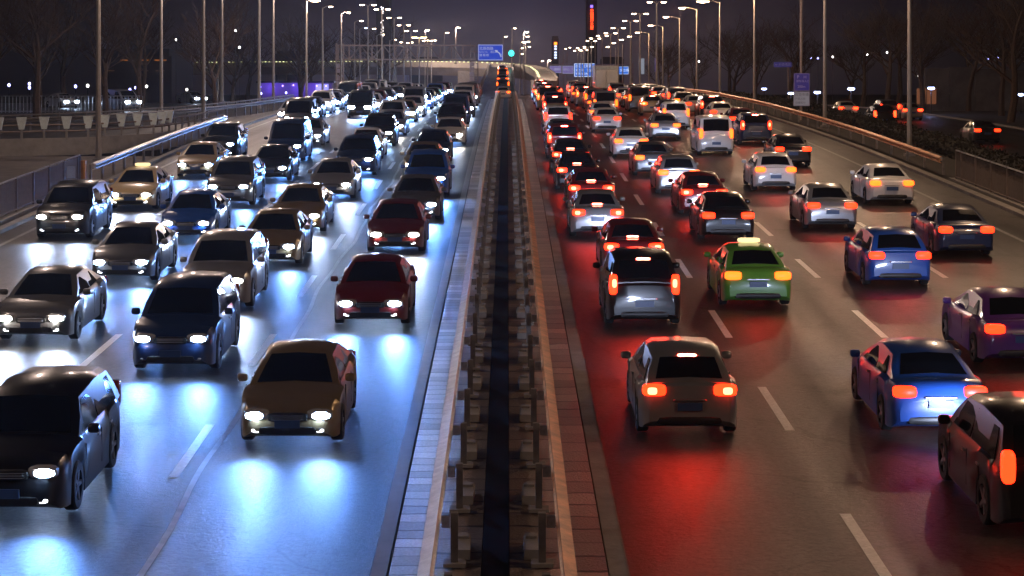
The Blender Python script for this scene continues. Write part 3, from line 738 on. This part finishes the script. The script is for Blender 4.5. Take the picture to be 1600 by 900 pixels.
OUT = [
 ('hatch', 3.22, 35.5, 'silver', 1, dict(brake=True)), ('suv', 3.24, 47.5, 'black', 1, dict(brake=True)), ('sedan', 3.55, 56.4, 'dark red', 1, dict(brake=True)),
 ('sedan', 2.95, 65.5, 'silver', 1, dict(brake=True)), ('sedan', 3.1, 74.0, 'dark red', 1, dict(brake=True)), ('sedan', 2.85, 81.8, 'black', 1, dict(brake=True)),
 ('sedan', 6.3, 50.5, 'green', 2, dict(taxi=True, amber=True)), ('sedan', 7.1, 64.6, 'black', 2, dict(tail=TAIL)), ('sedan', 7.1, 72.4, 'dark red', 2, dict(brake=True)),
 ('hatch', 6.85, 80.2, 'silver', 2, dict(amber=True)), ('sedan', 6.45, 88.4, 'grey', 2, dict(amber=True)), ('sedan', 6.1, 99, 'white', 2, dict(amber=True)),
 ('sedan', 10.95, 67.7, 'silver', 3, {}), ('hatch', 10.6, 54.2, 'blue', 3, {}), ('sedan', 13.85, 60.6, 'dark blue', 4, {}), ('sedan', 14.55, 76, 'white', 4, dict(amber=True)),
 ('hatch', 10.9, 81.6, 'white', 3, dict(amber=True)), ('van', 10.5, 101, 'white', 3, dict(amber=True)), ('suv', 13.5, 109, 'dark blue', 4, dict(brake=True)),
 ('sedan', 8.9, 113, 'silver', 2, dict(amber=True)), ('sedan', 13.3, 93.5, 'black', 4, {}), ('sedan', 7.65, 35.5, 'blue', 2, {}), ('suv', 7.95, 28.9, 'black', 2.5, dict(tail=TAIL)),
 ('sedan', 10.9, 42.3, 'purple', 3, {}),
 ('sedan', 2.85, 90.2, 'black', 1, dict(brake=True)), ('suv', 2.8, 98.4, 'dark red', 1, dict(brake=True)), ('sedan', 2.9, 106.6, 'grey', 1, dict(brake=True)), ('suv', 3.0, 119, 'white', 1, dict()),
 ('sedan', 6.0, 121, 'white', 2, {}), ('sedan', 6.2, 131, 'pearl', 2, dict(amber=True)), ('suv', 10.5, 125, 'white', 3, dict(amber=True)), ('sedan', 14.2, 121, 'dark red', 4, {}), ('sedan', 11.0, 136, 'black', 3, {}),
]
for k, X, Y, c_, ln, kw in OUT: place_car(k, X, Y, c_, False, ln, **kw)
# the queues beyond, denser toward the overpass
cols = ['white']*5+['silver']*4+['black']*5+['grey']*4+['dark blue']*2+['dark red']*2+['gold', 'beige', 'pearl', 'blue']
kinds = ['sedan']*5+['hatch']*2+['suv']*3+['van']
for ln, x0 in enumerate([-3.5, -7.1, -10.7, -14.3], 1):
    Y = {1: 143, 2: 127, 3: 153, 4: 134}[ln]
    while Y < 335:
        X = x0+offl(Y)+rnd.uniform(-.35, .35)
        place_car(rnd.choice(kinds), X, Y, rnd.choice(cols), True, ln, lightm=HEADW if rnd.random() < .25 and Y < 130 else None)
        Y += rnd.uniform(7.0, 9.2)+(Y-120)*.008
for ln, x0 in enumerate([3.1, 6.7, 10.4, 14.1], 1):
    Y = {1: 128, 2: 141, 3: 146, 4: 131}[ln]
    while Y < 400:
        X = x0+offr(Y)+rnd.uniform(-.4, .4)
        if not (ln == 3 and 196 < Y < 214):
            place_car(rnd.choice(kinds), X, Y, rnd.choice(cols), False, ln, brake=rnd.random() < (.75 if ln == 1 else .3), amber=rnd.random() < .35)
        Y += rnd.uniform(7.4, 10.5)+(Y-120)*.008
# cars climbing the central ramp
RAMP = [(214, g(214)+.02), (226, 3.95), (262, 4.30), (300, 5.15), (345, 6.1), (386, 7.25), (400, 7.4)]
for k, Y, c_ in (('sedan', 226, 'pearl'), ('suv', 262, 'black'), ('sedan', 291, 'dark blue'), ('suv', 318, 'black'), ('sedan', 350, 'dark red')):
    place_car(k, (784-CX)*Y/F+.15, Y, c_, False, 0, amber=True, z=lerp(RAMP, Y+2.3), detail=1)
# side-street vehicles
SIDE = [('sedan', 30.6, 128, 'black', 5), ('suv', 28.2, 150, 'black', 5), ('sedan', 29.2, 172, 'white', 5), ('suv', 32.0, 168, 'grey', 5), ('sedan', 33.5, 166, 'silver', 5)]
for k, X, Y, c_, ln in SIDE:
    place_car(k, X, Y, c_, False, ln, z=g(Y+2.3)-1.1, detail=1)
for k, X, Y, c_ in (('sedan', -44.0, 196, 'white'), ('van', -36.0, 185, 'silver'), ('sedan', -36.5, 230, 'silver')):
    place_car(k, X, Y, c_, True, 6, z=g(Y+2.3)-.8, detail=1, rz=R(38))
WORD = {'sedan': 'sedan', 'hatch': 'hatchback', 'suv': 'tall SUV', 'van': 'van'}
LN = {1: 'lane beside the median', 2: 'second lane from the median', 3: 'third lane from the median', 4: 'outermost lane', 2.5: 'lane'}
for on in (True, False):
    for ln in (0, 1, 2, 2.5, 3, 4, 5, 6):
        sel = sorted([c for c in CARS if c['on'] == on and c['lane'] == ln], key=lambda c: c['Y'])
        for i, c in enumerate(sel):
            o = c['o']; word = WORD[c['kind']]; col = c['col']
            if c['taxi']: word = 'taxi'
            o['category'] = 'taxi' if c['taxi'] else ('van' if c['kind'] == 'van' else 'car')
            if ln == 0: o['group'] = 'cars climbing the central ramp'; o['label'] = '%s %s climbing the narrow central ramp, %s up the slope' % (col, word, ORD[i]); continue
            if ln == 5: o['group'] = 'vehicles on the outer side road'; o['label'] = '%s %s on the dark side road beyond the verge, %s vehicle along it' % (col, word, ORD[i]); continue
            if ln == 6: o['group'] = 'vehicles beyond the slip road'; o['label'] = '%s %s with bright headlights beyond the slip road, %s of three' % (col, word, ORD[i]); continue
            o['group'] = 'cars facing the camera in the oncoming lanes' if on else 'cars driving away in the outgoing lanes'
            if c['Y'] > 185:
                o['label'] = ('distant %s %s facing the camera with headlights lit, packed toward the overpass' if on else 'distant %s %s driving away with tail lamps lit, packed toward the blue signs') % (col, word)
                o['group'] += ', far queue'
                continue
            if ln == 2.5: o['label'] = 'black SUV with tall red tail lamps, cut off at the lower corner of the picture'; continue
            if on: o['label'] = '%s %s facing the camera, %s back in oncoming %s' % (col, word, ORD[i], LN[ln])
            else: o['label'] = '%s %s driving away%s, %s up in the %s' % (col, word, ', braking' if c['brake'] else '', ORD[i], LN[ln])

# box truck
Yt = 204; Xt = (948-CX)*Yt/F
t = thing('box_truck', 'white box truck with a pale top band among the outgoing cars', 'truck', (Xt, Yt+3.5, g(Yt+3)))
MB().box((0, 0, 2.25), (2.35, 6.0, 2.3)).build('cargo_box', PAINT['white'], t)
MB().box((0, -3.03, 3.15), (2.2, .04, .30)).build('top_band', M_cap, t)
for sd in (-.56, .56): MB().box((sd, -3.03, 2.05), (1.06, .05, 1.8)).build('rear_door', PAINT['silver'], t)
MB().sup((0, 4.0, 1.5), (1.1, .95, 1.0), .4, 12, 8).build('cab', PAINT['white'], t, True)
MB().box((0, 0, .85), (1.9, 7.6, .3)).build('chassis', M_black, t)
for sd in (-.95, .95):
    for y in (-2.0, 3.2): ob('wheel', CM['suv'][0]['tyre'], t, (sd, y, .37))
    MB().sup((sd, -3.05, .98), (.14, .05, .07), .5).build('taillight', TAIL, t)

# ------------------------------------------------------------------ central ramp and curved overpass
t = thing('ramp', 'narrow concrete ramp rising between the carriageways to the overpass', 'ramp')
path = [(-1.35, y, lerp(RAMP, y)) for y in ys(214, 400, 6)]
MB().sweep([(-2.3, 0), (2.3, 0), (2.3, -.7), (-2.3, -.7)], path).build('deck', asphalt, t)
for sd in (-1, 1): MB().sweep([(sd*2.3-.12, -.02), (sd*2.3-.12, .75), (sd*2.3+.12, .75), (sd*2.3+.12, -.6)], path).build('parapet', M_conc, t)
for y in (322, 350, 378): MB().box((-1.35, y, (g(y)+lerp(RAMP, y))/2-.4), (2.4, 1.2, lerp(RAMP, y)-g(y)+.1)).build('pier', M_conc, t)
t = thing('overpass', 'curved concrete overpass with a line of small lights along its edge', 'overpass')
op = [(-75, 455, 7.7), (-55, 445, 7.85), (-30, 425, 7.95), (-15, 410, 7.9), (-6, 402, 7.75), (-1, 398, 7.55), (2.2, 392, 7.3), (4.4, 384, 6.8), (5.4, 374, 6.0), (5.7, 362, 5.0)]
MB().sweep([(-.2, 0), (3.2, 0), (3.2, .5), (3.4, .5), (3.4, -.5), (2.6, -2.2), (.5, -2.2), (-.4, -.55), (-.4, .7), (-.2, .7)], [Vector(p) for p in op][::-1]).build('deck', mat('overpass_concrete', (.36, .32, .27), .75, noise=.2, nscale=.5), t)
b = MB()
for (a, c) in zip(op[:-1], op[1:]):
    a = Vector(a); c = Vector(c); n = max(2, int((c-a).length/1.1)); d = (c-a).normalized(); nx = Vector((-d.y, d.x, 0))
    for k in range(n):
        if rnd.random() < .82: b.sup(a+(c-a)*k/n+Vector((0, -.55, .62)), (.26, .10, .10), .6, 6, 4)
b.build('edge_lights', em('edge_light', (.95, .95, .45), 1.6), t)
MB().box((-8.3, 405, 3.9), (3.4, 2.5, 5.2)).build('pier', M_conc, t)
MB().box((5.0, 368, 2.9), (1.5, 2.0, 4.3)).build('pier', M_conc, t)
for x, y in ((-26, 425), (-50, 446)): MB().box((x, y, 3.0), (2.0, 2.0, 6.6)).build('pier', M_conc, t)
point('under_bridge_glow', (-16, 330, 6.4), (.45, .6, 1), 2500, .4)  # bare fill light without a fitting, added for headlight glow by the overpass
bpy.data.objects['under_bridge_glow'].name = 'lamp_or_fill_light'

# ------------------------------------------------------------------ overhead sign gantries
Yg = 255
t = thing('sign_gantry', 'dark lattice gantry spanning the oncoming lanes, carrying the blue sign', 'gantry', (0, Yg, 0))
def Pz(py, Y=Yg): return CAMZ+(HY-py)*Y/F
def Px(px, Y=Yg): return (px-CX)*Y/F
M_gan = mat('gantry_steel', (.34, .27, .25), .6, .2, noise=.2)
xa, xb = Px(528), Px(741); zt, zb = Pz(71), Pz(93)
for z in (zt, zb):
    for y in (-.6, .6): MB().box(((xa+xb)/2, y, z), (xb-xa+.6, .16, .18)).build('chord', M_gan, t)
n = 13; b = MB()
for i in range(n):
    x = xa+(xb-xa)*i/(n-1)
    for y in (-.6, .6):
        b.box((x, y, (zt+zb)/2), (.10, .08, zt-zb))
        if i < n-1:
            x2 = xa+(xb-xa)*(i+1)/(n-1); b.tube([(x, y, zb if i % 2 else zt), (x2, y, zt if i % 2 else zb)], .05, 4)
b.build('lattice', M_gan, t)
for px in (531, 741):
    x = Px(px)
    for sd in (-.45, .45): MB().box((x+sd, 0, (zt+g(Yg))/2), (.14, .5, zt-g(Yg)+.6)).build('leg', M_gan, t)
    b = MB()
    for k in range(9): b.box((x, 0, g(Yg)+.6+k*.72), (.8, .1, .07))
    b.build('rung', M_gan, t)
for (p0, p1, y0_, y1_) in ((527, 534, 103, 114), (527, 534, 122, 150), (734, 741, 100, 128)):
    b = MB(); z = Pz(y0_)
    while z > Pz(y1_): b.box((Px((p0+p1)/2), -.36, z), (Px(p1)-Px(p0), .06, .52)); z -= .62
    b.build('panel', mat('pale_panel', (.42, .36, .40), .6), t)
# road signs with real lettering; emission stands in for headlight glare thrown back
SIGNB = em('sign_blue_glare', (.01, .06, .60), .75); SIGNB2 = em('sign_bright_blue_glare', (.01, .16, .80), .9); SIGNW = em('sign_white_glare', (.62, .66, .95), .62); SIGNW2 = em('sign_bright_white_glare', (.8, .9, 1), 1.1)
M_signb = mat('sign_blue', (.02, .025, .22), .4); M_signw = mat('sign_white', (.55, .52, .55), .5); M_signk = mat('sign_ink', (.05, .04, .06), .5)
def text(name, body, loc, size, m, parent, align='LEFT'):
    c = bpy.data.curves.new(name, 'FONT'); c.body = body; c.size = size; c.align_x = align; c.align_y = 'CENTER'; c.extrude = .004
    tmp = bpy.data.objects.new('lettering_source', c); C.objects.link(tmp); bpy.context.view_layer.update()
    me = bpy.data.meshes.new_from_object(tmp.evaluated_get(bpy.context.evaluated_depsgraph_get())); me.materials.clear(); me.materials.append(m)
    bpy.data.objects.remove(tmp); o = bpy.data.objects.new(name, me); C.objects.link(o); o.location = loc; o.rotation_euler = (R(90), 0, 0); o.parent = parent
    return o
def sign(label, px0, py0, px1, py1, Y, face, border, lines, posts=(), cat='road sign', arrow=None, group=None):
    x0, x1 = Px(px0, Y), Px(px1, Y); z1, z0 = Pz(py0, Y), Pz(py1, Y); cx, cz = (x0+x1)/2, (z0+z1)/2
    t = thing('road_sign', label, cat, (cx, Y, cz), 0, group)
    W, H = x1-x0, z1-z0
    MB().box((0, 0, 0), (W, .08, H)).build('panel', face, t)
    b = MB(); e_ = min(W, H)*.035
    for sx_2 in (-1, 1): b.box((sx_2*(W/2-e_), -.045, 0), (e_, .02, H-e_)); b.box((0, -.045, sx_2*(H/2-e_)), (W-3*e_, .02, e_))
    b.build('border', border, t)
    for (tx, u, v, s_, m_) in lines: text('lettering', tx, ((u-.5)*W, -.055, (.5-v)*H), s_*H, m_, t)
    if arrow:
        pts = [((u-.5)*W, -.06, (.5-v)*H) for u, v in arrow[:-1]]
        b = MB().tube(pts, arrow[-1]*H, 5); tip = Vector(pts[0]); d = (tip-Vector(pts[1])).normalized(); q = Vector((d.z, 0, -d.x))
        b.add([tip+d*.16*H, tip-q*.10*H, tip+q*.10*H], [(0, 1, 2)]); b.build('arrow', border, t)
    for x, zt_, zb_ in posts: MB().tube([(x-cx, .12, zb_-cz), (x-cx, .12, zt_-cz)], .09, 6).build('post', M_gan, t)
    return t
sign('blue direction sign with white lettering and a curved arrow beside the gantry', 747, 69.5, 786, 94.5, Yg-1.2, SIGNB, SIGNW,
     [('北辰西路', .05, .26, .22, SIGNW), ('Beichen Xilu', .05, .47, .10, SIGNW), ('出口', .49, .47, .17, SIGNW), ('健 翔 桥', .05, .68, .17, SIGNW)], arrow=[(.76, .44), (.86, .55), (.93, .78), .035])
MB().box((0, 0, 0), (1.6, .12, .12)).build('bracket', M_gan, bpy.data.objects['sign_gantry'], loc=(Px(744), -.7, Pz(80)))
t = thing('sign_gantry', 'far dark gantry over the outgoing lanes carrying a row of blue signs', 'gantry', (0, 461, 0))
for px in (860, 988): MB().box((Px(px, 461), 0, (Pz(98, 461)+g(461))/2), (.5, .5, Pz(98, 461)-g(461))).build('leg', M_gan, t)
for py in (101, 112): MB().box((Px(924, 461), 0, Pz(py, 461)), (Px(988, 461)-Px(860, 461), .3, .3)).build('chord', M_gan, t)
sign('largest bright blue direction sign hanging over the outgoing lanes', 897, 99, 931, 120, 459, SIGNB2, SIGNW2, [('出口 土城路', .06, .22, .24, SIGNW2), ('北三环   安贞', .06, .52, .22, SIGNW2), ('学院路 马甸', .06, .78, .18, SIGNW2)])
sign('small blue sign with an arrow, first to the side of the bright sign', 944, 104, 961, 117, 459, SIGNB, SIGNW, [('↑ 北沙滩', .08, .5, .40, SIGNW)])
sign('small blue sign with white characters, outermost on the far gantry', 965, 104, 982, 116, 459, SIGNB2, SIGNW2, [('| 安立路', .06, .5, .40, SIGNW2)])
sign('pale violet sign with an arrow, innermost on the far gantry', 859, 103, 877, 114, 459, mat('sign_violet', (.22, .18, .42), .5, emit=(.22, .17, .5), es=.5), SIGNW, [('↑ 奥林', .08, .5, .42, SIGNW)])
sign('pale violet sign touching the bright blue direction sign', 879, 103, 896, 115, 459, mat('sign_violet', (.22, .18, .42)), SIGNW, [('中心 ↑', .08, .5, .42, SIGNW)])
Y = 136
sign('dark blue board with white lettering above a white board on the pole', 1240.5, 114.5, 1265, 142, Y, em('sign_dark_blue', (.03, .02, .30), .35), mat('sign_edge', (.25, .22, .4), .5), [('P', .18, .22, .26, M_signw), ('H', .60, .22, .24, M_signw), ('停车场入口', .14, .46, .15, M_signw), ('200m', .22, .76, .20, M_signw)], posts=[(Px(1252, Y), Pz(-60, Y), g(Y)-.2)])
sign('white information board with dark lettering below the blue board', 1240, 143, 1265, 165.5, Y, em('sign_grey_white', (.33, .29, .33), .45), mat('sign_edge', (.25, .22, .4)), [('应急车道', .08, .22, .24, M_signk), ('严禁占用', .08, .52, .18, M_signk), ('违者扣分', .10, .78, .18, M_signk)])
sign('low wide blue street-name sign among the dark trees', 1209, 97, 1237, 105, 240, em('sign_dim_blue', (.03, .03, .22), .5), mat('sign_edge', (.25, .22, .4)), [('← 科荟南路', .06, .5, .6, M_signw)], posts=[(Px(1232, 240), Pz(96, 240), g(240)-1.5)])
sign('tall pale banner board hanging on a lamp pole', 998, 91, 1007, 116, 305, em('banner_white', (.45, .5, .62), .45), M_signk, [])
sign('narrow violet banner hanging beyond the pale banner board', 1023, 90, 1027, 112, 300, em('banner_violet', (.10, .08, .35), .5), M_signk, [])
# traffic light
t = thing('traffic_light', 'green traffic light glowing over the overpass', 'traffic light', (Px(799, 385), 385, Pz(84, 385)))
MB().box((0, 0, 0), (.55, .3, 1.6)).build('housing', M_black, t)
MB().sup((0, -.2, .1), (.55, .10, .60), 1, 14, 8).build('green_lamp', em('green_signal', (.03, .75, .62), 3.5), t, True)
MB().tube([(.05, .25, -4.0), (.05, .25, .8)], .09, 6).build('post', M_gan, t)
point('lamp_or_fill_light', (0, -.7, 0), (.1, .8, .7), 60, .3, t)

# ------------------------------------------------------------------ buildings, neon, lit windows in the dark
M_bld = mat('dark_building', (.030, .028, .036), .9, noise=.3, nscale=.05)
def tower(label, px0, px1, pytop, Y, cat='building', group=None, depth=14, m=M_bld):
    x0, x1 = Px(px0, Y), Px(px1, Y); zt = Pz(pytop, Y); z0 = g(Y)-3
    t = thing('office_tower', label, cat, ((x0+x1)/2, Y+depth/2, z0), 0, group)
    MB().box((0, 0, (zt-z0)/2), (x1-x0, depth, zt-z0)).build('wall', m, t)
    MB().box((0, 0, zt-z0+.5), ((x1-x0)*.9, depth*.9, 1.0)).build('roof', m, t)
    return t
def lights_on(t, name, pts, Y, m, size):
    """separate lit panels or windows fixed to the wall of t"""
    me = MB().box((0, 0, 0), (size[0], .15, size[1])).mesh(name, m)
    for px, py in pts:
        o = bpy.data.objects.new(name, me); C.objects.link(o); o.parent = t
        o.location = Vector((Px(px, Y), Y-.12, Pz(py, Y)))-t.location
M_bfar = mat('far_building', (.045, .036, .05), .9)
t = tower('tall dark tower carrying a vertical red neon sign', 917, 933, -6, 900, m=M_bfar)
for k, ch in enumerate('中国银行大厦'):
    text('neon_character', ch, Vector((Px(924.5, 900), 898, Pz(17+k*5.4, 900)))-t.location, 1.65, em('neon_red', (1, .06, .01), 6), t, 'CENTER')
lights_on(t, 'blue_lamp', [(924.5, 10)], 897, em('neon_violet', (.22, .12, 1), 3), (1.2, 1.2))
t = tower('slim tower with an orange and white vertical neon sign', 863, 873, 60, 880, m=M_bfar)
lights_on(t, 'neon_panel', [(868, 68)], 878, em('neon_orange', (1, .2, .02), 4), (1.3, 1.2))
lights_on(t, 'neon_panel', [(868, 72.5), (868, 76.5), (868, 82), (868, 86), (868, 90)], 878, em('neon_white', (.6, .7, 1), 2.2), (1.05, .8))
t = tower('dark tower with a broken vertical string of white lights', 588, 608, -20, 700, m=M_bfar)
pts = [(597+rnd.uniform(-1.6, 1.6), 11+i*1.15+rnd.uniform(-.4, .4)) for i in range(9)]+[(597+rnd.uniform(-1.5, 1.5), 32+i*1.7) for i in range(16)]
lights_on(t, 'lit_window', pts, 698, em('string_white', (1, .9, .9), 3), (.35, .40))
for i, (a, c, p, Y) in enumerate([(430, 470, 84, 620), (640, 690, 92, 1000), (940, 975, 92, 1000)]):
    tower('dim far apartment slab on the skyline, %s counting across the road' % ORD[i], a, c, p, Y, group='skyline slabs', m=M_bfar)
# eaved hall with lit cornices behind the bare trees
t = tower('dark hall whose two eaves are lit orange, behind the bare trees', 150, 268, 88, 260, depth=18)
lights_on(t, 'lit_eave', [(197, 94), (225, 94), (251, 94)], 259, em('eave_orange', (.75, .22, .03), .42), (1.5, .16))
lights_on(t, 'lit_eave', [(225, 110.5), (250, 110.5), (172, 110.5)], 259, em('eave_dim', (.45, .22, .12), .25), (1.1, .08))
# pale boundary wall with lit doorway on the outgoing side
t = thing('boundary_wall', 'pale panelled wall behind the side road, faintly lit', 'wall', (47, 206, g(206)-1.3))
for k in range(13):
    x = -3+k*2.6
    MB().box((x, 0, 2.2), (2.5, .3, 4.4+.3*math.sin(k*1.7))).build('panel', mat('pale_wall', (.15, .135, .13), .85, noise=.4, nscale=.4), t)
MB().box((13, .2, .5), (36, .25, 1.0)).build('plinth', M_concd, t)
for px in (1442, 1458): MB().box((Px(px, 205)-47, -.25, 1.55), (.95, .06, 1.6)).build('lit_doorway', em('doorway_glow', (.42, .15, .07), .35), t)
for i, (px, py, Y) in enumerate([(1455, 138, 188), (1330, 139, 186), (1277, 144.5, 200), (1236, 146, 215), (1194, 139, 250), (1050, 140, 300), (1027, 142, 320), (1013, 139, 330), (1595, 148, 190)]):
    p = wp(px, py, Y); zb = g(Y)-1.3
    t = thing('garden_lamp', 'low blue-white mushroom lamp by the side road, %s toward the road' % ORD[i], 'lamp', (p.x, Y, zb), 0, 'mushroom lamps by the side road')
    MB().tube([(0, 0, 0), (0, 0, p.z-zb)], .05, 6).build('pole', M_black, t)
    MB().sup((0, 0, p.z-zb+.18), (.5, .5, .10), 1, 12, 5).build('shade', M_black, t, True)
    MB().sup((0, 0, p.z-zb), (.34 if i < 5 else .25, .34, .13), 1, 12, 6).build('lamp_globe', LAMPB, t, True)
    if i < 4: point('lamp_or_fill_light', (0, 0, p.z-zb-.3), (.45, .5, 1), 260, .2, t)
# violet-lit garden fence with a pavilion beyond the slip road
t = thing('pavilion', 'low garden building washed in violet light beyond the slip road', 'building', (Px(462, 300), 300, g(300)-1))
MB().box((0, 1, 1.6), (11.0, 3, 3.0)).build('wall', mat('violet_wall', (.28, .22, .40), .8), t)
MB().box((0, 1, 3.2), (11.6, 3.6, .25)).build('roof', M_black, t)
MB().box((4.0, -.55, 1.7), (1.9, .1, 2.4)).build('doorway', em('doorway_white', (.35, .35, 1), 1.1), t)
vl = em('violet_bulb', (.35, .22, 1), 6)
for i in range(7):
    MB().sup((-5.0+i*1.6+rnd.uniform(-.3, .3), -.7, 2.6+rnd.uniform(-.2, .2)), (.12, .1, .12), 1, 8, 5).build('wall_lamp', vl, t)
for x in (-3.6, 0.4, 3.4): point('lamp_or_fill_light', (x, -1.9, 2.4), (.22, .12, 1), 260, .2, t)
for i, (px, py, Y, c_) in enumerate([(14, 133, 190, 0), (46, 131, 190, 0), (46, 137, 190, 0), (118, 135, 190, 0), (137, 134, 190, 1), (203, 140, 210, 0), (212, 137, 210, 0), (229, 135, 210, 1), (292, 140, 230, 1), (275, 62, 260, 1), (368, 48, 250, 1), (374, 74, 250, 1), (408, 146, 260, 0), (427, 146, 260, 0), (447, 145, 260, 0), (1267, 91, 300, 0), (1278, 91, 300, 0), (1301, 89, 300, 1), (1355, 85, 300, 1), (1386, 82, 300, 1), (1545, 91, 260, 0), (1559, 91, 260, 0), (1435, 120, 230, 1), (1092, 96, 320, 1), (988, 142, 350, 0), (985, 146, 350, 0), (990, 149, 350, 0), (986, 151, 350, 0), (605, 137, 330, 1), (480, 141, 300, 0)]):
    p = wp(px, py, Y)
    t = thing('small_lamp', 'tiny %s lamp glinting among dark trees %s, %s of them' % ('white' if c_ else 'blue-white', 'past the slip road' if px < 700 else 'past the side road', ORD[i % 30]), 'lamp', (p.x, Y, g(Y)-1.2), 0, 'pinprick lamps in the trees, %s' % ('white' if c_ else 'blue-white'))
    h = p.z-g(Y)+1.2
    MB().tube([(0, 0, 0), (0, 0, h)], .035, 5).build('pole', M_black, t)
    MB().sup((0, 0, h), (.13, .11, .16), 1, 8, 5).build('bulb', em('pin_white', (1, .95, .9), 7) if c_ else em('pin_blue', (.35, .35, 1), 9), t)
# railings of the park beyond the slip road
t = thing('railing', 'pale vertical bar railing in front of the dark park', 'railing', (Px(95, 178), 178, g(178)-.8))
b = MB()
for i in range(44): b.box((-6.5+i*.32, 0, .75), (.05, .05, 1.5))
b.build('bars', M_steel, t); MB().box((0, 0, 1.5), (14, .06, .06)).build('top_rail', M_steel, t); MB().box((0, 0, .15), (14, .06, .06)).build('bottom_rail', M_steel, t)

# ------------------------------------------------------------------ bare winter trees and clipped hedges
def tree_meshes(seed, H):
    q = random.Random(seed); tr = MB(); tw = MB()
    def branch(p, d, l, r, lev):
        n = 3; pts = [p]; rr = [r]; dd = d.copy()
        for i in range(n):
            dd = (dd+Vector((q.uniform(-.16, .16), q.uniform(-.16, .16), q.uniform(-.02, .12)))).normalized()
            pts.append(pts[-1]+dd*l/n); rr.append(r*(1-.5*(i+1)/n))
        (tr if lev < 2 else tw).tube(pts, rr, 6 if lev < 1 else (4 if lev < 2 else 3), False)
        if lev >= 4: return
        k = (5, 5, 4, 4)[lev]
        for i in range(k):
            t_ = q.uniform(.35, 1.0) if lev else q.uniform(.45, 1)
            j = min(int(t_*n), n-1); b0 = pts[j].lerp(pts[j+1], t_*n-j)
            a = q.uniform(0, 6.28); s_ = q.uniform(.45, .95)
            side = Vector((math.cos(a), math.sin(a), 0)); nd = (dd*(1-s_*.45)+side*s_+Vector((0, 0, .18))).normalized()
            branch(b0, nd, l*q.uniform(.52, .74), max(rr[j]*.55, .012), lev+1)
        if lev < 3: branch(pts[-1], dd, l*.62, rr[-1], lev+1)
    branch(Vector((0, 0, 0)), Vector((0, 0, 1)), H*.42, H*.022, 0)
    return tr.mesh('trunk', M_bark), tw.mesh('crown', M_twig)
TM = [tree_meshes(s, 11) for s in (3, 8, 21, 34)]
spots = []
q = random.Random(5)
for x, y in [(-50, 168), (-45, 172), (-39, 163), (-34, 175), (-30, 200), (-38, 205), (-46, 200), (-54, 195), (-60, 210), (-33, 230), (-43, 235), (-27, 258), (-36, 262), (-52, 240), (-29, 290), (-40, 300), (-25, 318), (-33, 335), (-64, 235), (-22.5, 345), (-48, 185),
             (42, 168), (46, 186), (41, 196), (52, 190), (57, 200), (40, 215), (47, 225), (55, 222), (42, 245), (50, 258), (39, 270), (36, 290), (44, 300), (36, 320), (52, 300), (38, 345), (34, 365), (62, 230), (48, 205), (60, 190), (30, 385), (33, 400)]:
    spots.append((x+q.uniform(-1, 1), y+q.uniform(-2, 2)))
for i, (x, y) in enumerate(spots):
    tr, cr = TM[i % 4]; s_ = q.uniform(1.0, 1.55)
    side = 'beyond the slip road' if x < 0 else 'beyond the side road'
    if y < 215:
        k = sum(1 for (a, b_) in spots[:i] if (a < 0) == (x < 0) and b_ < 215)
        lab = 'bare winter tree %s, %s of the nearer clump' % (side, ORD[k])
        grp = 'bare trees ' + side
    else: k = sum(1 for (a, b_) in spots[:i] if (a < 0) == (x < 0) and b_ >= 215); lab = 'dim bare tree deep in the dark grove %s, %s back' % (side, ORD[k]); grp = 'dim grove ' + side
    t = thing('bare_tree', lab, 'tree', (x, y, g(y)-1.3), q.uniform(0, 6.28), grp); t.scale = (s_*1.15, s_*1.15, s_)
    ob('trunk', tr, t); ob('crown', cr, t)
def hedge_mesh(L_, W_, H_, n, seed):
    q = random.Random(seed); b = MB()
    for i in range(n):
        c = Vector((q.uniform(-W_/2, W_/2), q.uniform(-L_/2, L_/2), q.uniform(.05, H_)*(.85+.15*math.sin(i)))); a = Vector((q.uniform(-1, 1), q.uniform(-1, 1), q.uniform(-1, 1))).normalized()*.10; e_ = a.cross(Vector((q.uniform(-1, 1), q.uniform(-1, 1), q.uniform(-1, 1)))).normalized()*.07
        b.add([c-a, c+e_, c+a, c-e_], [(0, 1, 2, 3)])
    b.box((0, 0, H_*.42), (W_*.8, L_*.98, H_*.8))
    return b.mesh('hedge', M_hedge)
hm = hedge_mesh(24, 2.0, 1.0, 9000, 4)
for i, y in enumerate(ys(56, 290, 24)[:-1]):
    o = bpy.data.objects.new('hedge', hm); C.objects.link(o); yc = y+12; o.location = (22.6, yc, (g(y)+g(y+24))/2-.25); o.rotation_euler = (math.atan((g(y+24)-g(y))/24), 0, 0)
    tag(o, 'clipped dark hedge between guardrail and side road, %s length along' % ORD[i], 'hedge', 'hedge lengths along the outgoing verge')

# ------------------------------------------------------------------ night haze
b = MB().box((0, 2000, -5), (2400, 4160, 110)); hz_ = b.build('haze', bpy.data.materials.new('haze'))
tag(hz_, kind='stuff'); m = hz_.data.materials[0]; m.use_nodes = True; m.node_tree.nodes.clear()
pv = m.node_tree.nodes.new('ShaderNodeVolumePrincipled'); pv.inputs['Color'].default_value = (.9, .88, .92, 1); pv.inputs['Density'].default_value = HAZE; pv.inputs['Anisotropy'].default_value = .72
mo = m.node_tree.nodes.new('ShaderNodeOutputMaterial'); m.node_tree.links.new(pv.outputs[0], mo.inputs['Volume'])
